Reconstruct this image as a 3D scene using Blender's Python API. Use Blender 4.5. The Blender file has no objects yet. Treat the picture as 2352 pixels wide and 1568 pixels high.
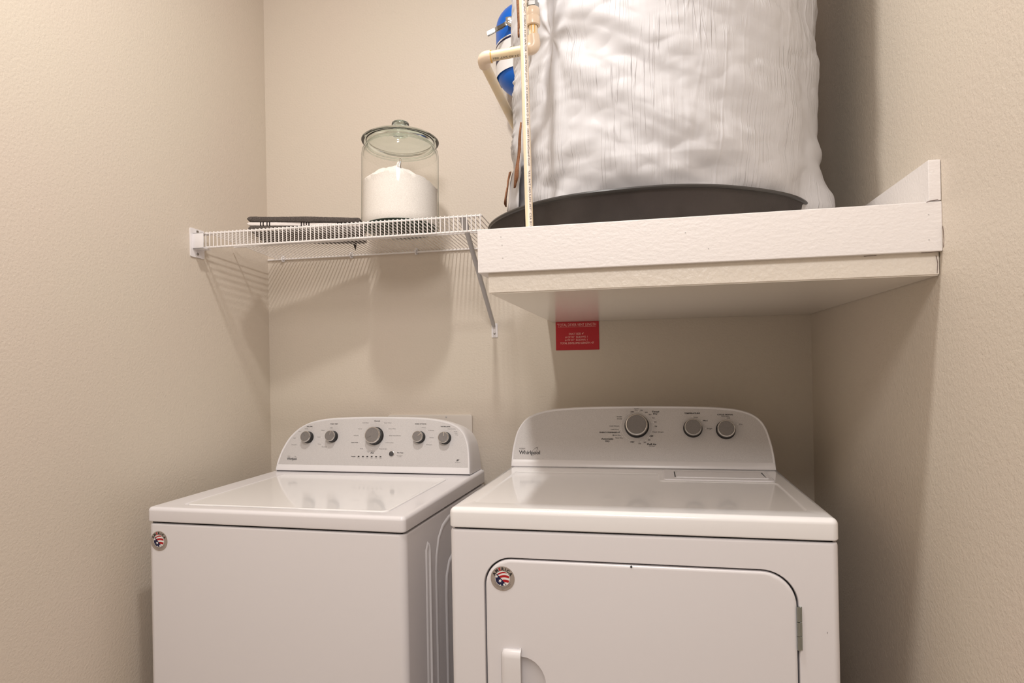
import bpy, bmesh, math, random
from mathutils import Vector, Matrix, noise
random.seed(7)
S = bpy.context.scene
C = S.collection
PI = math.pi

# ------------------------------------------------------------------ camera
cam_d = bpy.data.cameras.new('camera')
cam = bpy.data.objects.new('camera', cam_d)
C.objects.link(cam)
F = Vector((-0.2004, 0.9797, 0.0024)).normalized()
U0 = Vector((0.0182, 0.0013, 0.9998))
Rt = F.cross(U0).normalized()
U = Rt.cross(F).normalized()
M = Matrix((Rt, U, -F)).transposed().to_4x4()
M.translation = Vector((1.323006, -2.129875, 1.22721))
cam.matrix_world = M
cam_d.sensor_width = 36.0
cam_d.lens = 36.0 * 1498.276 / 2352
cam_d.shift_x = (1176 - 1173.363) / 2352
cam_d.shift_y = (838.728 - 784) / 2352
cam_d.clip_start = 0.01
S.camera = cam

# ------------------------------------------------------------------ light and exposure
S.view_settings.view_transform = 'Standard'
S.view_settings.look = 'None'
S.view_settings.gamma = 1
S.view_settings.use_curve_mapping = False
S.view_settings.exposure = 0.0
w = bpy.data.worlds.new('room_beyond')
S.world = w
w.use_nodes = True
w.node_tree.nodes['Background'].inputs[0].default_value = (1.0, 0.88, 0.76, 1)
w.node_tree.nodes['Background'].inputs[1].default_value = 0.45


def lamp(name, loc, size, power, col, aim, shape='DISK'):
    d = bpy.data.lights.new(name, 'AREA')
    d.shape = shape
    d.size = size
    d.energy = power
    d.color = col
    o = bpy.data.objects.new(name, d)
    C.objects.link(o)
    o.location = loc
    o.rotation_euler = (Vector(aim) - Vector(loc)).to_track_quat('-Z', 'Y').to_euler()
    return o


cl_ = lamp('ceiling_lamp', (0.84, -1.21, 2.88), 0.08, 19.0, (1.0, 0.965, 0.925), (0.84, -1.21, 0), 'ELLIPSE')
cl_.data.size_y = 0.16
lamp('door_fill_lamp', (1.25, -2.65, 2.62), 0.5, 22.0, (1.0, 0.955, 0.935), (1.0, -0.7, 0.9))  # unseen fill lamp, added to brighten front faces and mid-height walls


# ------------------------------------------------------------------ materials
def mat(name, col, rough=0.5, metal=0.0, bump=None, coat=0.0, spec=0.5, mottle=None):
    m = bpy.data.materials.new(name)
    m.use_nodes = True
    nt = m.node_tree
    b = nt.nodes['Principled BSDF']
    b.inputs['Base Color'].default_value = (*col, 1)
    b.inputs['Roughness'].default_value = rough
    b.inputs['Metallic'].default_value = metal
    b.inputs['Specular IOR Level'].default_value = spec
    b.inputs['Coat Weight'].default_value = coat
    tc = nt.nodes.new('ShaderNodeTexCoord')
    if bump:
        prev = None
        for (sc, dist, det, stretch) in bump:
            mp = nt.nodes.new('ShaderNodeMapping')
            mp.inputs['Scale'].default_value = stretch
            nt.links.new(tc.outputs['Object'], mp.inputs[0])
            n = nt.nodes.new('ShaderNodeTexNoise')
            n.inputs['Scale'].default_value = sc
            n.inputs['Detail'].default_value = det
            nt.links.new(mp.outputs[0], n.inputs['Vector'])
            bp = nt.nodes.new('ShaderNodeBump')
            bp.inputs['Distance'].default_value = dist
            bp.inputs['Strength'].default_value = 1.0
            nt.links.new(n.outputs['Fac'], bp.inputs['Height'])
            if prev:
                nt.links.new(prev.outputs[0], bp.inputs['Normal'])
            prev = bp
        nt.links.new(prev.outputs[0], b.inputs['Normal'])
    if mottle:
        sc, col2, amt = mottle
        n = nt.nodes.new('ShaderNodeTexNoise')
        n.inputs['Scale'].default_value = sc
        n.inputs['Detail'].default_value = 3
        nt.links.new(tc.outputs['Object'], n.inputs['Vector'])
        mx = nt.nodes.new('ShaderNodeMix')
        mx.data_type = 'RGBA'
        mr = nt.nodes.new('ShaderNodeMapRange')
        mr.inputs['From Min'].default_value = 0.38
        mr.inputs['From Max'].default_value = 0.62
        mr.inputs['To Max'].default_value = amt
        nt.links.new(n.outputs['Fac'], mr.inputs[0])
        nt.links.new(mr.outputs[0], mx.inputs[0])
        mx.inputs[6].default_value = (*col, 1)
        mx.inputs[7].default_value = (*col2, 1)
        nt.links.new(mx.outputs[2], b.inputs['Base Color'])
    return m


one = (1, 1, 1)
M_wall = mat('painted_orange_peel_wall', (0.665, 0.594, 0.500), 0.5,
             bump=[(150, 0.0009, 2, one), (380, 0.0003, 1, one)], mottle=(1.3, (0.67, 0.58, 0.497), 0.8))
M_ceil = mat('ceiling_paint', (0.8, 0.77, 0.72), 0.8)
M_floor = mat('vinyl_floor', (0.42, 0.36, 0.30), 0.5, mottle=(14, (0.3, 0.24, 0.19), 0.8))
M_enamel = mat('white_enamel', (0.80, 0.775, 0.795), 0.28, coat=0.3, bump=[(300, 0.00004, 1, one)])
M_litgloss = mat('glossy_lit_enamel', (0.90, 0.885, 0.89), 0.14, coat=0.5)  # enamel white raised above the body's, painting the tops as brightly lit
M_plastic = mat('white_plastic', (0.80, 0.775, 0.785), 0.25)
M_side = mat('side_enamel', (0.78, 0.76, 0.775), 0.35)
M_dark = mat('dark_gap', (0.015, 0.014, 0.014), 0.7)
M_gasket = mat('grey_gasket', (0.07, 0.075, 0.08), 0.6)
M_silver = mat('silver_panel', (0.66, 0.635, 0.63), 0.48, 0.1, mottle=(900, (0.55, 0.525, 0.52), 1.0))
M_knob = mat('knob_grey_cap', (0.27, 0.25, 0.245), 0.42, 0.4, mottle=(1200, (0.20, 0.188, 0.182), 1))
M_chrome = mat('satin_chrome', (0.62, 0.60, 0.58), 0.15, 1.0)
M_black = mat('black_plastic', (0.012, 0.011, 0.011), 0.35)
M_button = mat('dark_grey_button', (0.06, 0.058, 0.062), 0.35)
M_ink = mat('dark_print', (0.02, 0.018, 0.02), 0.5)
M_inkgrey = mat('grey_print', (0.13, 0.12, 0.12), 0.5)
M_inkwhite = mat('white_print', (0.85, 0.83, 0.82), 0.5)
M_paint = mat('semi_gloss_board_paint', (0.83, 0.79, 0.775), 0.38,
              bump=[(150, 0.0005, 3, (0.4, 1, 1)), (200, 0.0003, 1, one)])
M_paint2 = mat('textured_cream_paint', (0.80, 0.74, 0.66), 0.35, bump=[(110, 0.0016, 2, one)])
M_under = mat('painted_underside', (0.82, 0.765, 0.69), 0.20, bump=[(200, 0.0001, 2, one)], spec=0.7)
M_wire = mat('white_vinyl_wire', (0.85, 0.81, 0.79), 0.35)
M_bracket = mat('white_bracket_plastic', (0.82, 0.79, 0.80), 0.35)
M_brace = mat('grey_white_metal', (0.50, 0.48, 0.48), 0.4)
M_screw = mat('steel_screw', (0.35, 0.33, 0.31), 0.3, 1.0)
M_terry_dark = mat('charcoal_terry', (0.15, 0.127, 0.115), 0.95, bump=[(650, 0.0010, 2, one)],
                   mottle=(800, (0.05, 0.042, 0.037), 1), spec=0.1)
M_terry_white = mat('white_terry', (0.80, 0.74, 0.71), 0.95, bump=[(420, 0.0008, 2, one)], spec=0.1)
M_stripe = mat('dark_stripe_weave', (0.06, 0.05, 0.05), 0.95, bump=[(420, 0.002, 2, one)], spec=0.1)
M_powder = mat('white_powder', (0.90, 0.85, 0.81), 0.95, bump=[(600, 0.0006, 3, one)],
               mottle=(420, (0.70, 0.64, 0.60), 0.45), spec=0.1)
M_pan = mat('black_plastic_pan', (0.020, 0.0145, 0.013), 0.5, bump=[(500, 0.0004, 1, one)],
            mottle=(8, (0.045, 0.035, 0.033), 0.8))
M_rim = mat('black_pan_rim', (0.04, 0.037, 0.036), 0.3)
M_cpvc = mat('cream_plastic_pipe', (0.82, 0.66, 0.42), 0.28, mottle=(30, (0.80, 0.68, 0.50), 0.8))
M_cpvcfit = mat('cream_plastic_fitting', (0.80, 0.65, 0.50), 0.3)
M_cement = mat('dried_pipe_cement', (0.80, 0.47, 0.12), 0.25)
M_ppipe = mat('pale_yellow_tubing', (0.84, 0.70, 0.50), 0.3)
M_pinkstripe = mat('pale_print_band', (0.86, 0.76, 0.68), 0.3)
M_blue = mat('blue_enamel', (0.0, 0.13, 0.62), 0.35)
M_bluelabel = mat('white_tank_label', (0.80, 0.78, 0.78), 0.4)
M_red = mat('red_sign_plastic', (0.50, 0.004, 0.012), 0.35)
M_pink = mat('pink_white_sign_print', (0.93, 0.55, 0.50), 0.5)
M_taupe = mat('silver_taupe_sticker', (0.40, 0.34, 0.30), 0.4, 0.2)
M_navy = mat('navy_print', (0.006, 0.006, 0.05), 0.5)
M_redprint = mat('red_print', (0.45, 0.005, 0.012), 0.5)
M_rust = mat('brown_backing_foam', (0.26, 0.115, 0.055), 0.9, bump=[(200, 0.002, 3, one)])
M_steel = mat('brushed_steel', (0.40, 0.40, 0.39), 0.32, 1.0)
M_zinc = mat('zinc_hinge', (0.40, 0.43, 0.41), 0.35, 1.0)
M_cover = mat('ivory_outlet_cover', (0.74, 0.68, 0.62), 0.4)
M_caulk = mat('brown_crack', (0.10, 0.045, 0.035), 0.9)


def glass_mat(name, tint, edge, rim_power=3.0):
    """thin-walled glass: light passes, reflections and tint grow at grazing angles"""
    m = bpy.data.materials.new(name)
    m.use_nodes = True
    nt = m.node_tree
    for n in list(nt.nodes):
        if n.type == 'BSDF_PRINCIPLED':
            nt.nodes.remove(n)
    out = nt.nodes['Material Output']
    lw = nt.nodes.new('ShaderNodeLayerWeight')
    lw.inputs['Blend'].default_value = 0.5
    pw = nt.nodes.new('ShaderNodeMath')
    pw.operation = 'POWER'
    pw.inputs[1].default_value = rim_power
    nt.links.new(lw.outputs['Facing'], pw.inputs[0])
    mx = nt.nodes.new('ShaderNodeMix')
    mx.data_type = 'RGBA'
    mx.inputs[6].default_value = (*tint, 1)
    mx.inputs[7].default_value = (*edge, 1)
    nt.links.new(pw.outputs[0], mx.inputs[0])
    tr = nt.nodes.new('ShaderNodeBsdfTransparent')
    nt.links.new(mx.outputs[2], tr.inputs[0])
    gl = nt.nodes.new('ShaderNodeBsdfGlossy')
    gl.inputs['Roughness'].default_value = 0.06
    p5 = nt.nodes.new('ShaderNodeMath')
    p5.operation = 'POWER'
    p5.inputs[1].default_value = 5
    nt.links.new(lw.outputs['Facing'], p5.inputs[0])
    fr = nt.nodes.new('ShaderNodeMath')
    fr.operation = 'MULTIPLY_ADD'
    fr.inputs[1].default_value = 0.5
    fr.inputs[2].default_value = 0.015
    nt.links.new(p5.outputs[0], fr.inputs[0])
    ms = nt.nodes.new('ShaderNodeMixShader')
    nt.links.new(fr.outputs[0], ms.inputs[0])
    nt.links.new(tr.outputs[0], ms.inputs[1])
    nt.links.new(gl.outputs[0], ms.inputs[2])
    nt.links.new(ms.outputs[0], out.inputs[0])
    return m


M_glass = glass_mat('clear_jar_glass', (0.975, 0.98, 0.972), (0.28, 0.33, 0.31), 8)
M_solidglass = bpy.data.materials.new('solid_lid_glass')
M_solidglass.use_nodes = True
_b = M_solidglass.node_tree.nodes['Principled BSDF']
_b.inputs['Base Color'].default_value = (0.90, 0.97, 0.94, 1)
_b.inputs['Roughness'].default_value = 0.01
_b.inputs['Transmission Weight'].default_value = 1.0
_b.inputs['IOR'].default_value = 1.48
M_greenglass = glass_mat('thick_base_glass', (0.62, 0.70, 0.66), (0.04, 0.10, 0.09), 2.0)


def blanket_material():
    m = mat('white_insulation_film', (0.57, 0.56, 0.575), 0.5)
    nt = m.node_tree
    b = nt.nodes['Principled BSDF']
    tc = nt.nodes.new('ShaderNodeTexCoord')
    # long thin vertical creases, each one a contour of a stretched noise
    prev = None
    for (sx, sz, sc, wid, dist) in ((30, 1.4, 1.0, 0.016, 0.0009), (64, 3.0, 1.0, 0.03, 0.0005), (42, 2.2, 1.0, 0.014, 0.0008)):
        mp = nt.nodes.new('ShaderNodeMapping')
        mp.inputs['Scale'].default_value = (sx, sz, 1)
        mp.inputs['Location'].default_value = (sx * 0.37, sz, 0)
        nt.links.new(tc.outputs['UV'], mp.inputs[0])
        n = nt.nodes.new('ShaderNodeTexNoise')
        n.inputs['Scale'].default_value = sc
        n.inputs['Detail'].default_value = 1.5
        n.inputs['Distortion'].default_value = 0.08
        nt.links.new(mp.outputs[0], n.inputs['Vector'])
        a = nt.nodes.new('ShaderNodeMath')
        a.operation = 'SUBTRACT'
        a.inputs[1].default_value = 0.5
        nt.links.new(n.outputs['Fac'], a.inputs[0])
        ab = nt.nodes.new('ShaderNodeMath')
        ab.operation = 'ABSOLUTE'
        nt.links.new(a.outputs[0], ab.inputs[0])
        mr = nt.nodes.new('ShaderNodeMapRange')
        mr.inputs['From Min'].default_value = 0
        mr.inputs['From Max'].default_value = wid
        mr.inputs['To Min'].default_value = 1
        mr.inputs['To Max'].default_value = 0
        nt.links.new(ab.outputs[0], mr.inputs[0])
        # creases come and go
        n2 = nt.nodes.new('ShaderNodeTexNoise')
        n2.inputs['Scale'].default_value = 9
        nt.links.new(tc.outputs['UV'], n2.inputs['Vector'])
        mr2 = nt.nodes.new('ShaderNodeMapRange')
        mr2.inputs['From Min'].default_value = 0.42
        mr2.inputs['From Max'].default_value = 0.6
        nt.links.new(n2.outputs['Fac'], mr2.inputs[0])
        mu = nt.nodes.new('ShaderNodeMath')
        mu.operation = 'MULTIPLY'
        nt.links.new(mr.outputs[0], mu.inputs[0])
        nt.links.new(mr2.outputs[0], mu.inputs[1])
        bp = nt.nodes.new('ShaderNodeBump')
        bp.inputs['Distance'].default_value = dist
        bp.inputs['Strength'].default_value = 0.8
        nt.links.new(mu.outputs[0], bp.inputs['Height'])
        if prev:
            nt.links.new(prev.outputs[0], bp.inputs['Normal'])
        prev = bp
    nt.links.new(prev.outputs[0], b.inputs['Normal'])
    return m


M_blanket = blanket_material()



# ------------------------------------------------------------------ mesh helpers
def finish(bm, name, m, parent=None, smooth=40, wn=False, loc=None, rot=None):
    me = bpy.data.meshes.new(name)
    bm.normal_update()
    bm.to_mesh(me)
    bm.free()
    mats = m if isinstance(m, (list, tuple)) else [m]
    for x in mats:
        me.materials.append(x)
    o = bpy.data.objects.new(name, me)
    C.objects.link(o)
    if smooth:
        for p in me.polygons:
            p.use_smooth = True
        me.set_sharp_from_angle(angle=math.radians(smooth))
    if wn:
        md = o.modifiers.new('weighted_normal', 'WEIGHTED_NORMAL')
        md.keep_sharp = True
    if parent:
        o.parent = parent
    if loc:
        o.location = loc
    if rot:
        o.rotation_euler = rot
    return o


def tag(o, label=None, cat=None, group=None, kind=None):
    if label:
        o['label'] = label
    if cat:
        o['category'] = cat
    if group:
        o['group'] = group
    if kind:
        o['kind'] = kind
    return o


def empty(name, loc, rz=0, label=None, cat=None, group=None, rx=0):
    o = bpy.data.objects.new(name, None)
    C.objects.link(o)
    o.empty_display_size = 0.05
    o.location = loc
    o.rotation_euler = (rx, 0, rz)
    return tag(o, label, cat, group)


def box(bm, x0, x1, y0, y1, z0, z1, bev=0, seg=3, mi=0, only=None):
    vs = [bm.verts.new((x, y, z)) for z in (z0, z1) for y in (y0, y1) for x in (x0, x1)]
    fs = [(0, 2, 3, 1), (4, 5, 7, 6), (0, 1, 5, 4), (2, 6, 7, 3), (0, 4, 6, 2), (1, 3, 7, 5)]
    faces = []
    for f in fs:
        fc = bm.faces.new([vs[i] for i in f])
        fc.material_index = mi
        faces.append(fc)
    if bev:
        es = {e for f in faces for e in f.edges}
        if only:
            es = {e for e in es if only(e)}
        bmesh.ops.bevel(bm, geom=list(es), offset=bev, segments=seg, profile=0.5, affect='EDGES', clamp_overlap=True)
    return vs


def tube(bm, pts, r, n=10, cap=True, mi=0, radii=None):
    pts = [Vector(p) for p in pts]
    rings = []
    up = None
    for i, p in enumerate(pts):
        if i == 0:
            t = pts[1] - pts[0]
        elif i == len(pts) - 1:
            t = pts[-1] - pts[-2]
        else:
            t = (pts[i + 1] - p).normalized() + (p - pts[i - 1]).normalized()
        t.normalize()
        if up is None:
            up = Vector((0, 0, 1)) if abs(t.z) < 0.9 else Vector((1, 0, 0))
        a = t.cross(up).normalized()
        up = a.cross(t).normalized()
        rr = radii[i] if radii else r
        rings.append([bm.verts.new(p + (a * math.cos(2 * PI * k / n) + up * math.sin(2 * PI * k / n)) * rr) for k in range(n)])
    for i in range(len(rings) - 1):
        for k in range(n):
            f = bm.faces.new((rings[i][k], rings[i + 1][k], rings[i + 1][(k + 1) % n], rings[i][(k + 1) % n]))
            f.material_index = mi
    if cap:
        bm.faces.new(rings[0][::-1]).material_index = mi
        bm.faces.new(rings[-1]).material_index = mi
    bmesh.ops.recalc_face_normals(bm, faces=bm.faces)


def arc3(c, a, b, n=8):
    """quarter-turn path of corner c from point a to b (rounded corner)"""
    c, a, b = Vector(c), Vector(a), Vector(b)
    out = []
    for i in range(n + 1):
        t = i / n
        out.append((1 - t) ** 2 * a + 2 * t * (1 - t) * c + t * t * b)
    return out


def lathe(bm, prof, n=64, closed=False, mi=0, c=(0, 0, 0)):
    rings = []
    for (r, z) in prof:
        if r < 1e-6:
            rings.append([bm.verts.new((c[0], c[1], c[2] + z))])
        else:
            rings.append([bm.verts.new((c[0] + r * math.cos(2 * PI * k / n), c[1] + r * math.sin(2 * PI * k / n), c[2] + z)) for k in range(n)])
    m = len(rings)
    for i in range(m if closed else m - 1):
        A, B = rings[i], rings[(i + 1) % m]
        for k in range(n):
            k2 = (k + 1) % n
            if len(A) == 1 and len(B) == 1:
                continue
            if len(A) == 1:
                f = bm.faces.new((A[0], B[k], B[k2]))
            elif len(B) == 1:
                f = bm.faces.new((A[k], B[0], A[k2]))
            else:
                f = bm.faces.new((A[k], B[k], B[k2], A[k2]))
            f.material_index = mi
    bmesh.ops.recalc_face_normals(bm, faces=bm.faces)


def rrect(x0, x1, y0, y1, r, n=8):
    """counter-clockwise rounded rectangle; r = radius or 4 radii (bl, br, tr, tl)"""
    rs = r if isinstance(r, (list, tuple)) else [r] * 4
    out = []
    for (cx, cy, a0, rr) in ((x0 + rs[0], y0 + rs[0], PI, rs[0]), (x1 - rs[1], y0 + rs[1], 1.5 * PI, rs[1]),
                             (x1 - rs[2], y1 - rs[2], 0, rs[2]), (x0 + rs[3], y1 - rs[3], .5 * PI, rs[3])):
        if rr < 1e-5:
            out.append((cx, cy))
            continue
        for i in range(n + 1):
            a = a0 + .5 * PI * i / n
            out.append((cx + rr * math.cos(a), cy + rr * math.sin(a)))
    return out


def offset_loop(L, d):
    """move a CCW 2-D loop inwards by d"""
    n = len(L)
    out = []
    for i in range(n):
        p0, p1, p2 = Vector(L[i - 1]), Vector(L[i]), Vector(L[(i + 1) % n])
        a = (p1 - p0)
        b = (p2 - p1)
        if a.length < 1e-9 or b.length < 1e-9:
            out.append(tuple(p1))
            continue
        a.normalize()
        b.normalize()
        n1 = Vector((-a.y, a.x))
        n2 = Vector((-b.y, b.x))
        nn = n1 + n2
        nn.normalize()
        k = d / max(0.35, nn.dot(n1))
        out.append((p1.x + nn.x * k, p1.y + nn.y * k))
    return out


def loft(bm, loops, cap0=True, cap1=True, mi=0, mi_last=None):
    R = [[bm.verts.new(p) for p in L] for L in loops]
    n = len(R[0])
    for i in range(len(R) - 1):
        for k in range(n):
            f = bm.faces.new((R[i][k], R[i][(k + 1) % n], R[i + 1][(k + 1) % n], R[i + 1][k]))
            f.material_index = mi
    if cap0:
        bm.faces.new(R[0][::-1]).material_index = mi
    if cap1:
        bm.faces.new(R[-1]).material_index = mi if mi_last is None else mi_last
    bmesh.ops.recalc_face_normals(bm, faces=bm.faces)
    return R


def fill_between(bm, outer, inner, mi=0):
    """planar face with a hole; loops of BMVerts"""
    es = []
    for L in (outer, inner):
        for i in range(len(L)):
            e = bm.edges.get((L[i], L[(i + 1) % len(L)])) or bm.edges.new((L[i], L[(i + 1) % len(L)]))
            es.append(e)
    r = bmesh.ops.triangle_fill(bm, edges=es, use_beauty=True)
    for g in r['geom']:
        if isinstance(g, bmesh.types.BMFace):
            g.material_index = mi


_cache = {}


def glyphs(text, bold=0.0):
    key = (text, bold)
    if key in _cache:
        return _cache[key]
    cu = bpy.data.curves.new('t', 'FONT')
    cu.body = text
    cu.size = 1.0
    cu.resolution_u = 3
    cu.offset = bold
    o = bpy.data.objects.new('t', cu)
    C.objects.link(o)
    dg = bpy.context.evaluated_depsgraph_get()
    dg.update()
    me = bpy.data.meshes.new_from_object(o.evaluated_get(dg))
    vs = [(v.co.x, v.co.y) for v in me.vertices]
    fs = [tuple(p.vertices) for p in me.polygons]
    bpy.data.objects.remove(o)
    bpy.data.curves.remove(cu)
    bpy.data.meshes.remove(me)
    _cache[key] = (vs, fs)
    return _cache[key]


def put_text(bm, text, fn, x, y, h, align='c', width=None, bold=0.0, mi=0, shear=0, rot=0.0):
    """text of cap height h at (x, y) on a surface; fn maps (u, v) to 3-D"""
    vs, fs = glyphs(text, bold)
    if not vs:
        return
    xs = [v[0] for v in vs]
    x0, x1 = min(xs), max(xs)
    s = h / 0.70
    sx = s if width is None else width / (x1 - x0)
    off = {'c': -(x0 + x1) / 2, 'l': -x0, 'r': -x1}[align]
    cr, sr = math.cos(rot), math.sin(rot)
    B = []
    for vx, vy in vs:
        a = (vx + off) * sx + shear * vy * s
        b = (vy - 0.35) * s
        B.append(bm.verts.new(fn(x + a * cr - b * sr, y + a * sr + b * cr)))
    for f in fs:
        try:
            bm.faces.new([B[i] for i in f]).material_index = mi
        except ValueError:
            pass


def put_poly(bm, pts, fn, mi=0):
    B = [bm.verts.new(fn(*p)) for p in pts]
    bm.faces.new(B).material_index = mi


def put_ring(bm, fn, cx, cy, rx, ry, wd, mi=0, n=64, rot=0.0, a0=0.0, a1=2 * PI):
    prev = None
    for i in range(n + 1):
        a = a0 + (a1 - a0) * i / n
        row = []
        for k in (1 - wd, 1):
            px, py = rx * k * math.cos(a), ry * k * math.sin(a)
            row.append(bm.verts.new(fn(cx + px * math.cos(rot) - py * math.sin(rot), cy + px * math.sin(rot) + py * math.cos(rot))))
        if prev:
            bm.faces.new((prev[0], prev[1], row[1], row[0])).material_index = mi
        prev = row


# ------------------------------------------------------------------ room shell
W = 1.8232
YF, H = -2.9, 2.98


def wall(name, m, *b):
    bm = bmesh.new()
    box(bm, *b)
    return tag(finish(bm, name, m, smooth=0), kind='structure')


wall('wall_back', M_wall, -0.1, W + 0.1, 0.0, 0.1, 0, H)
wall('wall_left', M_wall, -0.1, 0.0, YF, 0.0, 0, H)
wall('wall_right', M_wall, W, W + 0.1, YF, 0.0, 0, H)
wall('ceiling', M_ceil, -0.1, W + 0.1, YF, 0.1, H, H + 0.1)
wall('floor', M_floor, -0.6, W + 0.6, -4.6, 0.1, -0.1, 0)
wall('baseboard_back', M_paint, 0.0, W, -0.012, 0.0, 0, 0.09)
wall('baseboard_left', M_paint, 0.0, 0.012, YF, -0.012, 0, 0.09)
wall('baseboard_right', M_paint, W - 0.012, W, YF, -0.012, 0, 0.09)

# ------------------------------------------------------------------ water heater platform
SX, SF, ST, SM, S2X, S2F, SB = 1.0086, -0.8978, 1.4958, 1.4107, 1.0265, -0.8863, 1.3717
pf = empty('water_heater_platform', (SX, SF, SB), 0,
           'white painted box platform on the right wall carrying the wrapped water heater', 'shelf')


def rel(o, parent):
    o.parent = parent
    o.matrix_parent_inverse = Matrix.Translation(-parent.location) if parent.rotation_euler[2] == 0 else parent.matrix_basis.inverted()
    return o


def shift(bm, v):
    bmesh.ops.translate(bm, verts=bm.verts, vec=Vector(v))


o0 = (-SX, -SF, -SB)
bm = bmesh.new()
box(bm, SX, W, SF, S2F, SM, ST, 0.0018, 2)
shift(bm, o0)
finish(bm, 'front_fascia', M_paint, pf, wn=True)
bm = bmesh.new()
box(bm, SX, S2X, S2F + 0.0005, -0.002, SM, ST, 0.0018, 2)
shift(bm, o0)
finish(bm, 'side_fascia', M_paint, pf, wn=True)
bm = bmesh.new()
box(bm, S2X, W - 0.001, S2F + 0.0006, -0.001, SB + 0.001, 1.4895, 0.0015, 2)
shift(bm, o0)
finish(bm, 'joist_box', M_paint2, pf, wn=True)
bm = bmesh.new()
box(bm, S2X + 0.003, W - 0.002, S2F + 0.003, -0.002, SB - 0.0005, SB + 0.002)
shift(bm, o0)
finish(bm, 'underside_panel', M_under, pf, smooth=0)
bm = bmesh.new()
box(bm, W - 0.020, W - 0.0005, SF + 0.001, -0.001, ST + 0.0015, 1.567, 0.0015, 2)
shift(bm, o0)
tag(finish(bm, 'side_curb', M_paint, pf, wn=True), 'white curb board rising along the right wall')
for pts in ([(W - .024, SF - .0004, ST - .001), (W - .016, SF - .0004, ST + .0015), (W - .006, SF - .0004, ST + .0025)],
            [(W - .0004, SF - .002, 1.452), (W - .0006, SF - .004, 1.44), (W - .0003, SF - .0045, 1.427), (W - .0006, SF - .003, 1.416)],
            [(W - .006, S2F - .0003, 1.405), (W - .004, S2F - .0004, 1.392), (W - .005, S2F - .0003, 1.375)],
            [(W - .030, SF + .008, SM - .0003), (W - .018, SF + .009, SM - .0003), (W - .004, SF + .002, SM - .0004)],
            [(W - .12, S2F - .0005, SM - .0012), (W - .10, S2F - .0005, SM - .0006)]):
    bm = bmesh.new()
    tube(bm, pts, 0.00038, 5)
    shift(bm, o0)
    finish(bm, 'paint_crack', M_caulk, pf)
for (x, z) in ((1.055, 1.478), (1.057, 1.462), (1.40, 1.4660), (1.44, 1.4345), (W - .022, 1.473), (W - .022, 1.43), (1.058, 1.437)):
    bm = bmesh.new()
    box(bm, x, x + .0018, SF - .0004, SF + .0004, z, z + .0016)
    shift(bm, o0)
    finish(bm, 'nail_mark', M_brace, pf)

# ------------------------------------------------------------------ drain pan
PC = Vector((1.324, -0.479, 1.4905))
bm = bmesh.new()
lathe(bm, [(0, 0.001), (0.352, 0.001), (0.358, 0.004), (0.3725, 0.070), (0.3755, 0.0735), (0.3795, 0.0735)], 160)
pan = tag(finish(bm, 'drain_pan', M_pan, smooth=35), 'round black plastic drain pan under the water heater on the platform', 'pan')
pan.location = PC
sm = pan.modifiers.new('s', 'SOLIDIFY')
sm.thickness = 0.002
sm.offset = -1
bm = bmesh.new()
n = 160
ring = []
for k in range(n + 1):
    a = 2 * PI * k / n
    ring.append((0.3785 * math.cos(a), 0.3785 * math.sin(a), 0.0745 + 0.0012 * math.sin(5 * a) * math.sin(3 * a + 1)))
tube(bm, ring, 0.0042, 8, cap=False)
finish(bm, 'rolled_rim', M_rim, pan)
bm = bmesh.new()
a = math.radians(228)
box(bm, -.001, .001, -.0004, .012, .004, .066, .0008, 2)
bmesh.ops.rotate(bm, verts=bm.verts, cent=(0, 0, 0), matrix=Matrix.Rotation(a + PI / 2, 3, 'Z'))
shift(bm, (0.371 * math.cos(a), 0.371 * math.sin(a), 0))
finish(bm, 'wall_rib', M_pan, pan)
bm = bmesh.new()
bmesh.ops.create_icosphere(bm, subdivisions=3, radius=.012)
for v in bm.verts:
    v.co *= 1 + .35 * noise.noise(v.co * 120)
    v.co.z *= .55
a = math.radians(232)
shift(bm, (0.366 * math.cos(a), 0.366 * math.sin(a) , .009))
tag(finish(bm, 'sealant_blob', M_solidglass, pan), 'clear blob of sealant on the pan wall')

# ------------------------------------------------------------------ water heater in its blanket
HC = Vector((1.360, -0.478, 1.4905))
wh = empty('water_heater', HC, 0, 'tank water heater wrapped in wrinkled white insulation film, standing in the black pan', 'water heater')


def ridge(n, w):
    return max(0.0, 1 - abs(n) / w)


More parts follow.
